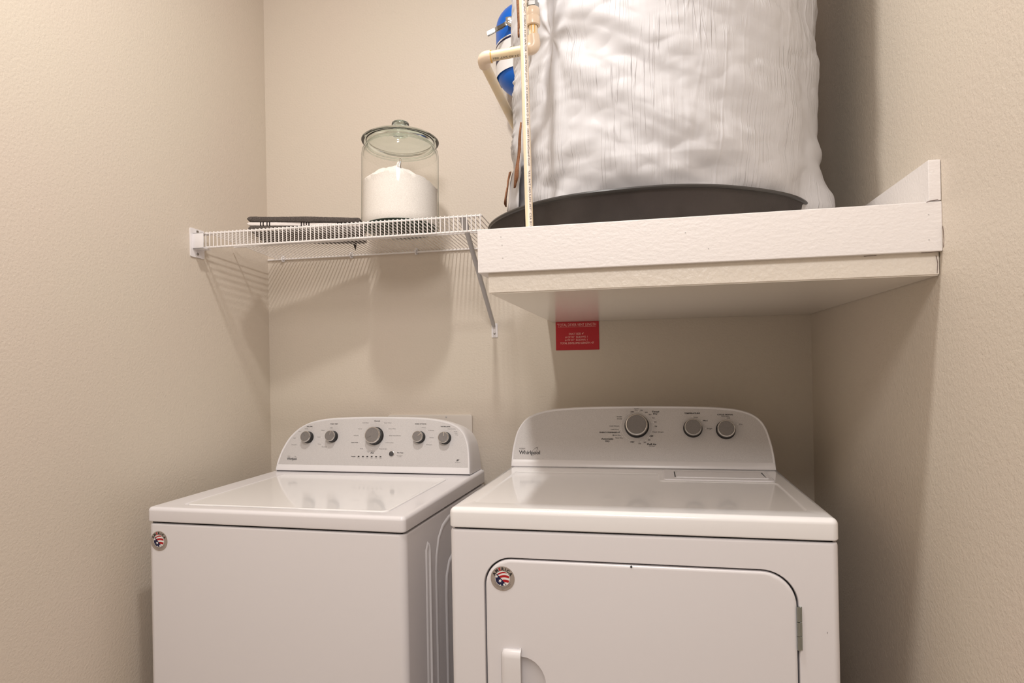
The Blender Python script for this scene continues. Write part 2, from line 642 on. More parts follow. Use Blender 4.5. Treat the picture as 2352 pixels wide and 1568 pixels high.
def blanket_r(a, z):
    """a: azimuth in degrees (270 faces the door), z above pan floor"""
    ar = math.radians(a)
    ux = a / 57.3 * 0.35
    p = Vector((ux, z, 3.3))
    r = 0.350
    # soft billows
    r += 0.006 * noise.noise(Vector((ux * 4, z * 5, 1)))
    # sagging oblique folds that fan out from the pipe elbow at the left and settle to the lower right
    q = noise.noise(Vector((ux * 3, z * 3, 9)))
    g = z + (ux - 1.40) * 0.50 - 0.16 * max(0, (ux - 1.55)) + 0.06 * q
    fo = math.sin(g * 42 + 2.2 * noise.noise(Vector((ux * 5, z * 3, 4))))
    amp = 0.5 + 0.5 * noise.noise(Vector((ux * 5, z * 7, 22)))
    r += 0.0042 * fo * abs(fo) * (0.35 + amp)
    g2 = z - (ux - 1.6) * 0.32 + 0.05 * q
    low = max(0.0, 1 - z / 0.26)
    r += 0.0045 * math.sin(g2 * 66 + 3 * noise.noise(Vector((ux * 6, z * 4, 8)))) * low
    # small crinkles
    r += 0.0034 * abs(noise.noise(Vector((ux * 13, z * 24, 2)))) + 0.0013 * noise.noise(Vector((ux * 30, z * 45, 6)))
    # vertical creases of the film
    v = noise.noise(Vector((ux * 24, z * 2.2, 12)))
    k = max(0.0, noise.noise(Vector((ux * 4, z * 3, 31))) + 0.35)
    r += 0.0011 * ridge(v, 0.12) * k
    v = noise.noise(Vector((ux * 55, z * 5, 17)))
    r += 0.0005 * ridge(v, 0.2) * k
    # gather at the elbow
    da, dz = (a - 228), (z - 0.45)
    d = math.hypot(da / 22, dz / 0.16)
    r -= 0.016 * math.exp(-d * d * 1.6)
    th = math.atan2(dz, da / 100.0)
    r += 0.0045 * math.sin(th * 9 + 1) * math.exp(-max(0, d - .3) * 1.1) * min(1, d * 1.5)
    # bulge over the pan rim at the right
    b = min(1, max(0, (a - 328) / 16))
    b = b * b * (3 - 2 * b) * (1 if a < 372 else max(0, 1 - (a - 372) / 20))
    r += 0.024 * b * math.exp(-((z - 0.085) / 0.060) ** 2) + 0.012 * b
    r += 0.010 * math.exp(-((a - 350) / 14) ** 2) * math.sin(z * 70 + 1.4 * math.sin(z * 31)) * max(0, 1 - z / .5) * .35
    # tucked in at the foot
    r -= 0.028 * max(0, 1 - z / 0.15) * (1 - b) * min(1, max(0, (a - 225) / 40))
    return r


bm = bmesh.new()
NA, NZ = 900, 300
A0, A1 = 198, 390
Z0, Z1 = 0.030, 0.93
uvl = bm.loops.layers.uv.new('uv')
rows = []
angs = [A0 + (A1 - A0) * i / NA for i in range(NA + 1)] + [A1 + (A0 + 360 - A1) * i / 60 for i in range(1, 61)]
for j in range(NZ + 1):
    z = Z0 + (Z1 - Z0) * j / NZ
    row = []
    for a in angs:
        jag = 0.0
        if a < 203:
            t = (203 - a) / 5
            jag = 0.008 * t * abs(noise.noise(Vector((z * 70, 3, 1))))
        r = blanket_r(a, z) + jag
        if a > A1:
            t = (a - A1) / (A0 + 360 - A1)
            r = (blanket_r(A1, z) * (1 - t) + blanket_r(A0, z) * t)
        zz = z
        row.append(bm.verts.new((r * math.cos(math.radians(a)), r * math.sin(math.radians(a)), zz)))
    rows.append(row)
for j in range(NZ):
    for i in range(len(angs) - 1):
        f = bm.faces.new((rows[j][i], rows[j][i + 1], rows[j + 1][i + 1], rows[j + 1][i]))
        for lp, (ii, jj) in zip(f.loops, ((i, j), (i + 1, j), (i + 1, j + 1), (i, j + 1))):
            lp[uvl].uv = (angs[ii] / 57.3 * 0.352, Z0 + (Z1 - Z0) * jj / NZ)
finish(bm, 'insulation_blanket', M_blanket, wh, smooth=180)
bm = bmesh.new()
lathe(bm, [(0, 0.0), (0.27, 0.0), (0.29, 0.01), (0.29, 1.05), (0.26, 1.08), (0, 1.09)], 64)
shift(bm, (0, 0, 0.006))
finish(bm, 'tank_jacket', M_bluelabel, wh)
# torn edge of the blanket: loose flap with brown foam backing at the lower left


def flap(name, m, pts3, thick):
    bm = bmesh.new()
    vs = [bm.verts.new(p) for p in pts3]
    bm.faces.new(vs)
    bmesh.ops.triangulate(bm, faces=bm.faces)
    bmesh.ops.subdivide_edges(bm, edges=bm.edges, cuts=3, use_grid_fill=True)
    for v in bm.verts:
        v.co += Vector((noise.noise(v.co * 60), noise.noise(v.co * 60 + Vector((5, 5, 5))), 0)) * 0.004
    o = finish(bm, name, m, wh, smooth=60)
    s = o.modifiers.new('s', 'SOLIDIFY')
    s.thickness = thick
    return o


def cyl(a, z, r):
    return (r * math.cos(math.radians(a)), r * math.sin(math.radians(a)), z)


flap('torn_film_flap', M_blanket, [cyl(199, .20, .358), cyl(213, .22, .360), cyl(214, .075, .372), cyl(206, .085, .377), cyl(203, .105, .376), cyl(198, .11, .368)], .0015)
tag(flap('torn_foam', M_rust, [cyl(199, .205, .362), cyl(200.5, .20, .366), cyl(201.5, .13, .378), cyl(198.5, .12, .375)], .003), 'strip of brown backing hanging out at the left edge')
tag(flap('torn_foam', M_rust, [cyl(216.5, .275, .366), cyl(217.4, .28, .369), cyl(218.4, .155, .384), cyl(215.8, .135, .384), cyl(214.8, .145, .378)], .004), 'strip of brown backing beside the thin pipe')
tag(flap('torn_foam', M_rust, [cyl(216.0, .60, .372), cyl(218.0, .60, .374), cyl(218.0, .50, .372), cyl(216.8, .47, .370)], .004), 'strip of brown backing behind the pipe coupling')
# black print down the cut edge
bm = bmesh.new()
for k in range(70):
    z = .20 + .33 * random.random()
    a = 200.2 + 1.6 * random.random()
    r = blanket_r(a, z) + .0025
    h = .001 + .003 * random.random()
    da = .15 + .25 * random.random()
    bm.faces.new([bm.verts.new(cyl(*q)) for q in ((a, z, r), (a + da, z + .001, r), (a + da, z + h, r), (a, z + h, r))])
finish(bm, 'edge_print', M_ink, wh, smooth=0)['kind'] = 'stuff'

# ------------------------------------------------------------------ expansion tank behind the heater
et = empty('expansion_tank', (0.985, -0.125, 2.07), 0, 'blue steel expansion tank on the back wall half hidden behind the water heater', 'tank')
bm = bmesh.new()
prof = [(0, 0)]
for i in range(1, 13):
    a = .5 * PI * i / 12
    prof.append((.098 * math.sin(a) ** .9, .075 * (1 - math.cos(a))))
prof += [(.0985, .205)]
for i in range(1, 13):
    a = .5 * PI * i / 12
    prof.append((.098 * math.cos(a) ** .9 if i < 12 else 0, .205 + .075 * math.sin(a)))
lathe(bm, prof, 72)
finish(bm, 'tank_shell', M_blue, et)
bm = bmesh.new()
for (z0, z1, mi, tilt) in ((.050, .148, 0, .004),):
    for k in range(48):
        a0, a1 = math.radians(130 + 160 * k / 48), math.radians(130 + 160 * (k + 1) / 48)
        vs = []
        for (a, zt) in ((a0, 0), (a1, 0), (a1, 1), (a0, 1)):
            t = (math.degrees(a) - 180) / 60
            z = (z0 if zt == 0 else z1) + tilt * t * (1 if zt else .9)
            z = max(.05, min(.235, z))
            vs.append(bm.verts.new((.0995 * math.cos(a), .0995 * math.sin(a), z)))
        bm.faces.new(vs).material_index = 0
        for (zz, hh, mi2) in ((.088, .010, 1), (.138, .003, 1)):
            vs = []
            for (a, zt) in ((a0, 0), (a1, 0), (a1, 1), (a0, 1)):
                t = (math.degrees(a) - 180) / 60
                vs.append(bm.verts.new((.0999 * math.cos(a), .0999 * math.sin(a), zz + zt * hh * (1 + t) + tilt * t * 1.0)))
            bm.faces.new(vs).material_index = mi2
finish(bm, 'tank_label', [M_bluelabel, M_navy], et)
bm = bmesh.new()
tube(bm, [(0, 0, .278), (0, 0, .32), (0, .03, .34), (0, .12, .345)], .012, 12)
finish(bm, 'pipe_connection', M_steel, et)

# steel valve lever, between the tank and the blanket
vl = empty('valve', (0.948, -0.235, 2.247), 0, 'ball valve with a flat steel lever handle in front of the blue tank', 'valve')
bm = bmesh.new()
L = [(-.066, 0, -.026), (-.045, 0, -.018), (-.020, 0, -.008), (-.006, 0, 0.0)]
for i in range(3):
    a, b = Vector(L[i]), Vector(L[i + 1])
    wd = .0085 if i == 0 else .007
    wd2 = .0085 if i == 0 else .007
    if i == 2:
        wd2 = .005
    vs = []
    for (p, ww) in ((a, wd), (b, wd2)):
        for (dy, dz) in ((-ww, -.004), (ww, -.004), (ww, .004), (-ww, .004)):
            vs.append(bm.verts.new((p.x - .3 * dz, p.y + dy * .5, p.z + dz * 1.6)))
    for f in ((0, 1, 2, 3), (7, 6, 5, 4), (0, 4, 5, 1), (1, 5, 6, 2), (2, 6, 7, 3), (3, 7, 4, 0)):
        bm.faces.new([vs[i2] for i2 in f])
bmesh.ops.remove_doubles(bm, verts=bm.verts, dist=.0001)
bmesh.ops.recalc_face_normals(bm, faces=bm.faces)
bmesh.ops.bevel(bm, geom=list(bm.edges), offset=.0012, segments=2, affect='EDGES')
finish(bm, 'lever_handle', M_steel, vl)
bm = bmesh.new()
box(bm, -.009, .012, -.007, .007, -.003, .016, .003, 2)
tube(bm, [(0, 0, 0), (.015, 0, -.012), (.032, .004, -.018)], .008, 14)
finish(bm, 'valve_stem', M_chrome, vl)
bm = bmesh.new()
tube(bm, [(.030, .006, -.018), (.070, -.004, -.02), (.115, -.012, -.02)], .010, 14)
finish(bm, 'valve_body', M_steel, vl)

# ------------------------------------------------------------------ CPVC pipes
E1 = Vector((1.1115, -0.779, 1.894))
E2 = Vector((0.998, -0.779, 1.8865))
rp = empty('relief_pipe', (E1.x, E1.y, E1.z), 0, 'thick cream plastic pipe with two elbows running from the heater to the back wall', 'pipe')
r0 = 0.0107
bm = bmesh.new()
tube(bm, [(-.012, 0, -.001), E2 - E1 + Vector((.012, 0, .0005))], r0, 24)
finish(bm, 'horizontal_pipe', M_cpvc, rp)
bm = bmesh.new()
tube(bm, [(-.0035, 0, .012), (-.0045, 0, .052)], .0095, 24)
p = finish(bm, 'riser_pipe', M_ppipe, rp)
bm = bmesh.new()
for (a, w_, z0, z1) in ((-100, 9, .022, .048), (-62, 7, .014, .047), (-80, 4, .006, .03), (-120, 5, .03, .048)):
    pts = []
    for (aa, zz) in ((a - w_, z1), (a - w_ * .5, (z0 + z1) / 2), (a, z0), (a + w_ * .5, (z0 + z1) / 2), (a + w_, z1)):
        q = math.radians(aa)
        rr = .0098 if zz > .02 else .0127
        pts.append(bm.verts.new((-.004 + rr * math.cos(q), rr * math.sin(q), zz)))
    bm.faces.new(pts)
finish(bm, 'cement_drip', M_cement, rp, smooth=0)
# elbow 1 (turns down pipe from riser to the left)
bm = bmesh.new()
tube(bm, [(-.024, 0, -.0008)] + arc3((0, 0, 0), (-.012, 0, -.0002), (-.0025, 0, .014), 8) + [(-.004, 0, .026)], .0128, 24)
finish(bm, 'elbow_fitting', M_cpvcfit, rp)
d = E2 - E1
bm = bmesh.new()
tube(bm, [d + Vector((.018, 0, .0006))] + arc3(d, d + Vector((.010, 0, .0003)), d + Vector((-.001, .012, -.004)), 8) + [d + Vector((-.001, .021, -.0065))], .0130, 24)
finish(bm, 'elbow_fitting', M_cpvcfit, rp)
bm = bmesh.new()
tube(bm, [d + Vector((.0175, 0, .0006)), d + Vector((.0195, 0, .0007))], .0131, 24)
finish(bm, 'cement_ring', M_cement, rp)
bm = bmesh.new()
tube(bm, [d + Vector((-.001, .014, -.005)), (d.x - .001, .770, -.04)], r0, 24)
finish(bm, 'wall_run_pipe', M_cpvc, rp)
bm = bmesh.new()
lathe(bm, [(.0108, 0), (.0150, .001), (.0155, .004), (.0155, .016), (.0145, .018), (.0145, .020), (.0155, .022), (.0152, .034), (.0140, .037), (.0108, .037)], 32, True)
shift(bm, (-.0045, 0, .046))
finish(bm, 'coupling', M_cpvcfit, rp)
bm = bmesh.new()
lathe(bm, [(0, .036), (.0120, .036), (.0140, .040), (.0140, .048), (.011, .05), (.011, .10), (0, .10)], 6)
shift(bm, (-.0045, 0, .046))
tag(finish(bm, 'threaded_adapter', M_steel, rp, smooth=20), 'steel threaded adapter')


def pipe_text(text, origin, axis, side, r, h, length, phi, mi=0):
    """lettering wrapped on a pipe; axis: reading direction, side: direction facing the viewer"""
    bm = bmesh.new()
    axis = Vector(axis).normalized()
    side = Vector(side).normalized()
    top = side.cross(axis)
    vs, fs = glyphs(text)
    xs = [v[0] for v in vs]
    x0, x1 = min(xs), max(xs)
    B = []
    for vx, vy in vs:
        a = (vx - x0) / (x1 - x0) * length
        b = (vy - .35) * h / .7
        an = phi + b / r
        B.append(bm.verts.new(Vector(origin) + axis * a + (side * math.cos(an) + top * math.sin(an)) * (r + .00025)))
    for f in fs:
        bm.faces.new([B[i] for i in f])
    return bm


bm = pipe_text('F 51.60 SXT 081', (E2 - E1) + Vector((.086, 0, 0)), (-1, 0, 0), (0, -1, -.35), r0, .0038, .062, .45)
finish(bm, 'pipe_lettering', M_ink, rp, smooth=0)

VP = Vector((1.0975, -0.818, 1.4905))
vp = empty('drain_pipe', VP, 0, 'thin pale yellow vertical plastic pipe with printed lettering in front of the heater', 'pipe')
bm = bmesh.new()
tube(bm, [(.0015, 0, 0.0), (-.0015, 0, .25), (-.0065, 0, .70)], .0079, 28)
finish(bm, 'pipe_run', M_ppipe, vp)
bm = bmesh.new()
# the paler print band down the right side of the pipe
prev = None
for k in range(2):
    row = []
    for an in range(-3, 5):
        q = math.radians(-90 + 22 + an * 9)
        z = (0.0, .70)[k]
        x = (.0015, -.0065)[k]
        row.append(bm.verts.new((x + .0080 * math.cos(q) + (0 if k else 0), .0080 * math.sin(q), z)))
    if prev:
        for i in range(7):
            bm.faces.new((prev[i], prev[i + 1], row[i + 1], row[i]))
    prev = row
finish(bm, 'print_band', M_pinkstripe, vp)
bm = pipe_text('11  CPVC TUBING 4120 WATER 100 PSI NSF-pw-G   US CHEM ASTM D 2846   HOT/ FlowGuard Gold    "U.S. PAT NO 5,591,497"  CSA B137.6',
               (-.0038, 0, .485), (.0080 / .70, 0, -1), (.22, -1, 0), .0083, .0040, .475, 0.25)
finish(bm, 'pipe_lettering', M_inkgrey, vp, smooth=0)

# ------------------------------------------------------------------ wire shelf
HF, HZ, HL, HX1, HB = -0.3871, 1.6486, 0.0454, 0.888, 1.6303


def deckz(y):
    return HB + (HZ - HB) * (y / HF)


ws = empty('wire_shelf', (0, 0, HB), 0, 'white vinyl coated wire shelf in the left corner holding the jar and towels', 'shelf')
oz = Vector((0, 0, -HB))


def rail(name, y, z, x0, x1, r):
    bm = bmesh.new()
    tube(bm, [Vector((x0, y, z)) + oz, Vector((x1, y, z)) + oz], r, 10)
    return finish(bm, name, M_wire, ws)


rail('front_top_rail', HF + .003, HZ - .003, .030, HX1 + .004, .0030)
rail('front_bottom_rail', HF + .003, HZ - HL + .001, .030, HX1 + .002, .0032)
rail('back_rail', -.006, HB - .004, .004, HX1 + .002, .0030)
rail('support_rod', -.215, deckz(-.215) - .0046, .012, HX1 - .002, .0028)
bm = bmesh.new()
zz = lambda y: deckz(y) - HB
tube(bm, [(0, -.0045, zz(-.0045)), (0, HF + .004, zz(HF) + .0010)] + arc3((0, HF - .0016, zz(HF) + .0010), (0, HF + .001, zz(HF) + .0010), (0, HF - .0016, zz(HF) - .003), 3)[1:] +
     [(0, HF - .0016, zz(HF) - HL - .001)], .00155, 6)
w0 = finish(bm, 'cross_wire', M_wire, ws)
nw = 68
for i in range(nw):
    x = .0365 + i * (HX1 - .0365) / (nw - 1)
    o = w0 if i == 0 else w0.copy()
    if i:
        C.objects.link(o)
    o.location = (x, 0, 0)
for x in (.0625, .325, .564):
    bm = bmesh.new()
    tube(bm, [(x, -.001, .004), (x, -.009, .006), (x, -.0125, 0), (x, -.0125, -.007), (x, -.008, -.011), (x, -.0015, -.010)], .0028, 8)
    box(bm, x - .005, x + .005, -.004, -.0002, -.012, .010, .001, 2)
    cl = tag(finish(bm, 'wall_clip', M_bracket, ws), None)
    bm = bmesh.new()
    tube(bm, [(x, -.0035, -.009), (x, -.0105, -.0095)], .0018, 8)
    finish(bm, 'clip_pin', M_brace, cl)
# end bracket on the left wall
bm = bmesh.new()
L = rrect(-.414, -.352, 1.575 - HB, 1.661 - HB, .004, 4)
loft(bm, [[(.0002, a, b) for a, b in L], [(.0035, a, b) for a, b in L]])
eb = finish(bm, 'end_bracket', M_bracket, ws)
bm = bmesh.new()
box(bm, .003, .0385, -.4045, -.4015, 1.5985 - HB, 1.6455 - HB, .0008, 2)
box(bm, .003, .0385, -.4045, -.366, 1.5985 - HB, 1.6010 - HB, .0008, 2)
box(bm, .003, .0385, -.4045, -.366, 1.6430 - HB, 1.6455 - HB, .0008, 2)
finish(bm, 'bracket_cup', M_bracket, eb)
for z in (1.6535, 1.5855):
    bm = bmesh.new()
    lathe(bm, [(0, .004), (.0035, .003), (.0042, 0), (0, 0)], 16)
    bmesh.ops.rotate(bm, verts=bm.verts, cent=(0, 0, 0), matrix=Matrix.Rotation(PI / 2, 3, 'Y'))
    shift(bm, (.0035, -.384, z - HB))
    finish(bm, 'screw', M_screw, eb)
# diagonal brace
bm = bmesh.new()
p0, p1 = Vector((.8375, -.3815, 1.6425 - HB)), Vector((.8345, -.010, 1.3620 - HB))
ax = (p1 - p0).normalized()
sd = Vector((1, 0, 0))
nn = ax.cross(sd).normalized()
loops = []
for (pp, ww, tt) in ((p0, .010, .0035), (p0 + ax * .03, .010, .0035), (p0 + ax * .05, .0062, .006), (p1 - ax * .02, .0062, .006), (p1, .0045, .0035)):
    loops.append([pp + sd * (ww * a_) + nn * (tt * b_) for a_, b_ in ((-1, -.6), (-.6, -1), (.6, -1), (1, -.6), (1, .6), (.6, 1), (-.6, 1), (-1, .6))])
loft(bm, loops)
br = tag(finish(bm, 'diagonal_brace', M_brace, ws), 'diagonal support brace, greyed for shade')  # its grey colour includes the shade below the shelf
bm = bmesh.new()
L = rrect(.8245, .8445, 1.3265 - HB, 1.374 - HB, .002, 3)
loft(bm, [[(a, -.0004, b) for a, b in L], [(a, -.0035, b) for a, b in L]])
finish(bm, 'foot_plate', M_bracket, br)
bm = bmesh.new()
lathe(bm, [(0, .004), (.003, .003), (.0037, 0), (0, 0)], 16)
bmesh.ops.rotate(bm, verts=bm.verts, cent=(0, 0, 0), matrix=Matrix.Rotation(PI / 2, 3, 'X'))
shift(bm, (.8345, -.0035, 1.340 - HB))
finish(bm, 'screw', M_screw, br)

TILT = -math.atan((HZ - HB) / -HF)

# ------------------------------------------------------------------ glass jar, powder, scoop
JY = -.252
JB = Vector((.6035, JY, deckz(JY) + .0032))
jar = empty('glass_jar', JB, 0, 'large clear glass jar with a domed lid on the wire shelf', 'jar', rx=TILT)
R = .1165
outer = [(0, .001), (R - .012, .0), (R - .003, .004), (R, .012), (R, .232), (R - .002, .245), (R - .010, .258), (R - .016, .264), (R - .014, .270), (R - .012, .273)]
bm = bmesh.new()
lathe(bm, outer, 96)
jb = finish(bm, 'jar_body', M_glass, jar, smooth=60)
bm = bmesh.new()
inner = [(R - .0165, .270), (R - .019, .262), (R - .013, .254), (R - .0065, .243), (R - .0045, .230)]
lathe(bm, inner, 96)
lathe(bm, [(R - .0055 - .001 * i, .262 - .004 * i) for i in range(3)], 96)
finish(bm, 'jar_neck', M_glass, jar, smooth=60)
bm = bmesh.new()
for (rr, zz_, tr) in ((R - .0160, .262, .0022), (R - .0125, .2555, .0014)):
    lathe(bm, [(rr + tr * math.cos(2 * PI * i / 8), zz_ + tr * 1.2 * math.sin(2 * PI * i / 8)) for i in range(8)], 96, True)
finish(bm, 'refraction_ring', M_solidglass, jar, smooth=80)['kind'] = 'stuff'  # glass rings added to draw refraction lines in the neck
bm = bmesh.new()
lathe(bm, [(0, .0025), (R - .012, .0025), (R - .005, .006), (R - .004, .010), (R - .012, .012), (R - .03, .0105), (0, .0085)], 96)
tag(finish(bm, 'jar_base', M_greenglass, jar), 'thick dark green glass base')
bm = bmesh.new()
lid = [(0, .302), (.03, .300), (.06, .296), (.095, .289), (.110, .283), (.1165, .278), (.1175, .2765), (.1165, .2745), (.108, .2745), (.1045, .276),
       (.101, .270), (.098, .2665), (.0955, .270), (.096, .278), (.085, .284), (.055, .2905), (.02, .294), (0, .295)]
lathe(bm, lid, 96)
ld = finish(bm, 'jar_lid', M_solidglass, jar, smooth=50)
bm = bmesh.new()
lathe(bm, [(0, .3015), (.0235, .3005), (.0215, .304), (.0195, .310), (.0205, .317), (.0250, .322), (.0268, .328), (.0262, .334), (.022, .338), (.010, .340), (0, .340)], 64)
finish(bm, 'lid_knob', M_solidglass, ld, smooth=50)

bm = bmesh.new()
NR, NT = 30, 120
Rp = R - .0030


def ptop(x, y):
    z = .121 + .056 * math.exp(-((x - .010) ** 2 + (y + .055) ** 2) / (2 * .050 ** 2)) + .014 * math.exp(-((x + .045) ** 2 + (y + .05) ** 2) / (2 * .02 ** 2))
    z += .010 * noise.noise(Vector((x * 22, y * 22, 2))) + .004 * noise.noise(Vector((x * 70, y * 70, 5)))
    z += .014 * max(0, -x / R) + .004 * max(0, x / R) - .0 * x
    return z


grid = []
for i in range(NR + 1):
    r = Rp * i / NR
    row = []
    for k in range(NT if i else 1):
        a = 2 * PI * k / NT
        x, y = r * math.cos(a), r * math.sin(a)
        row.append(bm.verts.new((x, y, ptop(x, y))))
    grid.append(row)
for k in range(NT):
    bm.faces.new((grid[0][0], grid[1][k], grid[1][(k + 1) % NT]))
for i in range(1, NR):
    for k in range(NT):
        bm.faces.new((grid[i][k], grid[i + 1][k], grid[i + 1][(k + 1) % NT], grid[i][(k + 1) % NT]))
prev = grid[-1]
for j in range(1, 13):
    row = []
    for k in range(NT):
        a = 2 * PI * k / NT
        zt = prev[k].co.z if j == 1 else None
        top = grid[-1][k].co.z
        z = top + (.0125 - top) * j / 12
        rr = Rp - (.0015 if j > 0 else 0) - (.004 if j == 12 else 0)
        row.append(bm.verts.new((rr * math.cos(a), rr * math.sin(a), z)))
    for k in range(NT):
        bm.faces.new((prev[k], row[k], row[(k + 1) % NT], prev[(k + 1) % NT]))
    prev = row
bm.faces.new(prev[::-1])
bmesh.ops.recalc_face_normals(bm, faces=bm.faces)
pw = finish(bm, 'washing_powder', M_powder, smooth=60)
tag(pw, 'heap of white speckled washing powder filling half of the glass jar', 'powder', kind='stuff')
pw.location = JB
pw.rotation_euler = (TILT, 0, 0)

sc = empty('scoop', JB + Vector((.026, -.083, .158)), 0, 'small metal scoop handle sticking out of the powder in the jar', 'scoop')
bm = bmesh.new()
loops = []
for (t, wd) in ((-.05, .006), (0, .0065), (.016, .0062), (.024, .005), (.028, .003)):
    ctr = Vector((t * .30, 0, t * .95))
    loops.append([ctr + Vector((math.cos(q) * wd, math.sin(q) * .003 + (.0 if abs(math.cos(q)) > .5 else .0), -math.cos(q) * wd * .3)) for q in [2 * PI * k / 12 for k in range(12)]])
loft(bm, loops)
finish(bm, 'scoop_handle', M_chrome, sc)
bm = bmesh.new()
pts = [Vector((.0095, 0, .031)) + Vector((.0032 * math.cos(2 * PI * k / 16), 0, .0042 * math.sin(2 * PI * k / 16))) for k in range(17)]
tube(bm, pts, .0008, 6, cap=False)
finish(bm, 'hanging_loop', M_chrome, sc)

# ------------------------------------------------------------------ towels
TA = math.radians(18.5)


def towel(name, z0, th, m, label, dx=0, dy=0, seed=0, stripes=False, length=.335, depth=.165):
    """folded slab, local x along the fold, y to the back, rounded fold edges"""
    bm = bmesh.new()
    NX, NP = 90, 36
    R_ = th / 2
    rows = []
    for i in range(NX + 1):
        s = i / NX
        x = s * length
        e = 1.0
        if s < .04:
            e = math.sqrt(max(.02, 1 - (1 - s / .04) ** 2))
        if s > .97:
            e = math.sqrt(max(.05, 1 - ((s - .97) / .03) ** 2))
        row = []
        for k in range(NP):
            q = 2 * PI * k / NP
            cy, sy = math.cos(q), math.sin(q)
            y = depth / 2 + (depth / 2 - R_) * (1 if cy > 0 else -1) * min(1, abs(cy) * 1.8) + R_ * cy
            z = R_ * (1 if sy > 0 else -1) * min(1, abs(sy) * 1.6) * e
            nn_ = noise.noise(Vector((x * 14 + seed, y * 10, z * 10)))
            n2 = noise.noise(Vector((x * 300 + seed, y * 300, z * 300)))
            z2 = R_ + z * (1 + .16 * nn_) + (.0014 * noise.noise(Vector((x * 11 + seed * 3, 0, 0))) if sy > 0 else 0)
            yy = y + .004 * noise.noise(Vector((x * 9 + seed * 2, 1, 0))) + .0006 * n2
            row.append(bm.verts.new((x, yy, z2 + .0008 * n2 * (1 if sy > 0 else 0))))
        rows.append(row)
    for i in range(NX):
        xm = (i + .5) / NX
        mi = 0
        if stripes:
            for c_, hw in ((.118, .006), (.139, .006), (.170, .006), (.191, .006), (.470, .007), (.492, .006), (.520, .007), (.541, .006), (.80, .007), (.83, .007)):
                if abs(xm - c_) < hw:
                    mi = 1
        for k in range(NP):
            f = bm.faces.new((rows[i][k], rows[i + 1][k], rows[i + 1][(k + 1) % NP], rows[i][(k + 1) % NP]))
            f.material_index = mi
    bm.faces.new(rows[0])
    bm.faces.new(rows[-1][::-1])
    bmesh.ops.recalc_face_normals(bm, faces=bm.faces)
    o = tag(finish(bm, name, m, smooth=70), label, 'towel', 'folded towels stacked on the wire shelf')
    o.rotation_euler = (TILT, 0, TA)
    x0, y0 = .163 + dx, -.372 + dy
    o.location = (x0, y0, deckz(y0) + .0028 + z0)
    return o


t1 = towel('folded_towel', 0, .0145, M_terry_dark, 'charcoal terry towel folded at the bottom of the towel stack', seed=1, dx=.003, dy=.002)
towel('folded_towel', .0158, .0105, [M_terry_white, M_stripe], 'white towel with dark stripes folded in the middle of the stack', seed=5, stripes=True, dx=-.001, dy=.003)
towel('folded_towel', .0272, .0155, M_terry_dark, 'charcoal terry towel folded on top of the towel stack', seed=9, dx=.001)
bm = bmesh.new()
v = [bm.verts.new(p) for p in ((.288, .158, .004), (.302, .156, .004), (.297, .158, -.024))]
v2 = [bm.verts.new(p) for p in ((.288, .163, .004), (.302, .161, .004), (.297, .161, -.024))]
bm.faces.new(v)
bm.faces.new(v2[::-1])
for i in range(3):
    bm.faces.new((v[i], v2[i], v2[(i + 1) % 3], v[(i + 1) % 3]))
bmesh.ops.recalc_face_normals(bm, faces=bm.faces)
finish(bm, 'hanging_corner', M_terry_dark, t1, smooth=0)

# ------------------------------------------------------------------ red vent sign
sgx, sgz, sgw, sgh = 1.0403, 1.3709, .1408, .0925
sign = bmesh.new()
box(sign, 0, sgw, -.0022, -.0002, -sgh, 0, .0004, 1)
sg = finish(sign, 'vent_length_sign', M_red, smooth=30, loc=(sgx, 0, sgz))
tag(sg, 'red plastic sign on the back wall below the platform giving total dryer vent length', 'sign')
bm = bmesh.new()
fn = lambda a, b: (a, -.0026, b)
k = sgh / 780.
put_text(bm, '"TOTAL DRYER VENT LENGTH', fn, sgw * .485, -.0098, .0092, width=sgw * .90)
put_poly(bm, [(sgw * .05, -.0172), (sgw * .93, -.0172), (sgw * .93, -.0166), (sgw * .05, -.0166)], fn)
put_text(bm, 'DUCT SIZE: 4"', fn, sgw * .48, -.0395, .0062, width=sgw * .345, bold=.012)
put_text(bm, '# OF 90\u00b0  ELBOWS: 1', fn, sgw * .48, -.0498, .0060, width=sgw * .52)
put_text(bm, '# OF 45\u00b0  ELBOWS: 1', fn, sgw * .475, -.0595, .0060, width=sgw * .52)
put_text(bm, "TOTAL DEVELOPED LENGTH: 43'", fn, sgw * .49, -.0695, .0060, width=sgw * .78, bold=.012)
finish(bm, 'sign_lettering', M_pink, sg, smooth=0)

# ------------------------------------------------------------------ outlet cover behind the washer
bm = bmesh.new()
L = rrect(.4525, .7525, .78, 1.069, .008, 5)
loft(bm, [[(a, -.0003, b) for a, b in L], [(a, -.008, b) for a, b in L], [(a, -.0095, b) for a, b in offset_loop(L, .002)]])
shift(bm, (-.6025, 0, -.78))
oc = finish(bm, 'washer_outlet_box', M_cover, wn=True, loc=(.6025, 0, .78))
tag(oc, 'cream plastic outlet box cover on the back wall behind the washing machine', 'wall box')
bm = bmesh.new()
lathe(bm, [(0, .0015), (.0025, .001), (.003, 0)], 12)
bmesh.ops.rotate(bm, verts=bm.verts, cent=(0, 0, 0), matrix=Matrix.Rotation(PI / 2, 3, 'X'))
shift(bm, (.06, -.0095, .281))
finish(bm, 'screw', M_brace, oc)


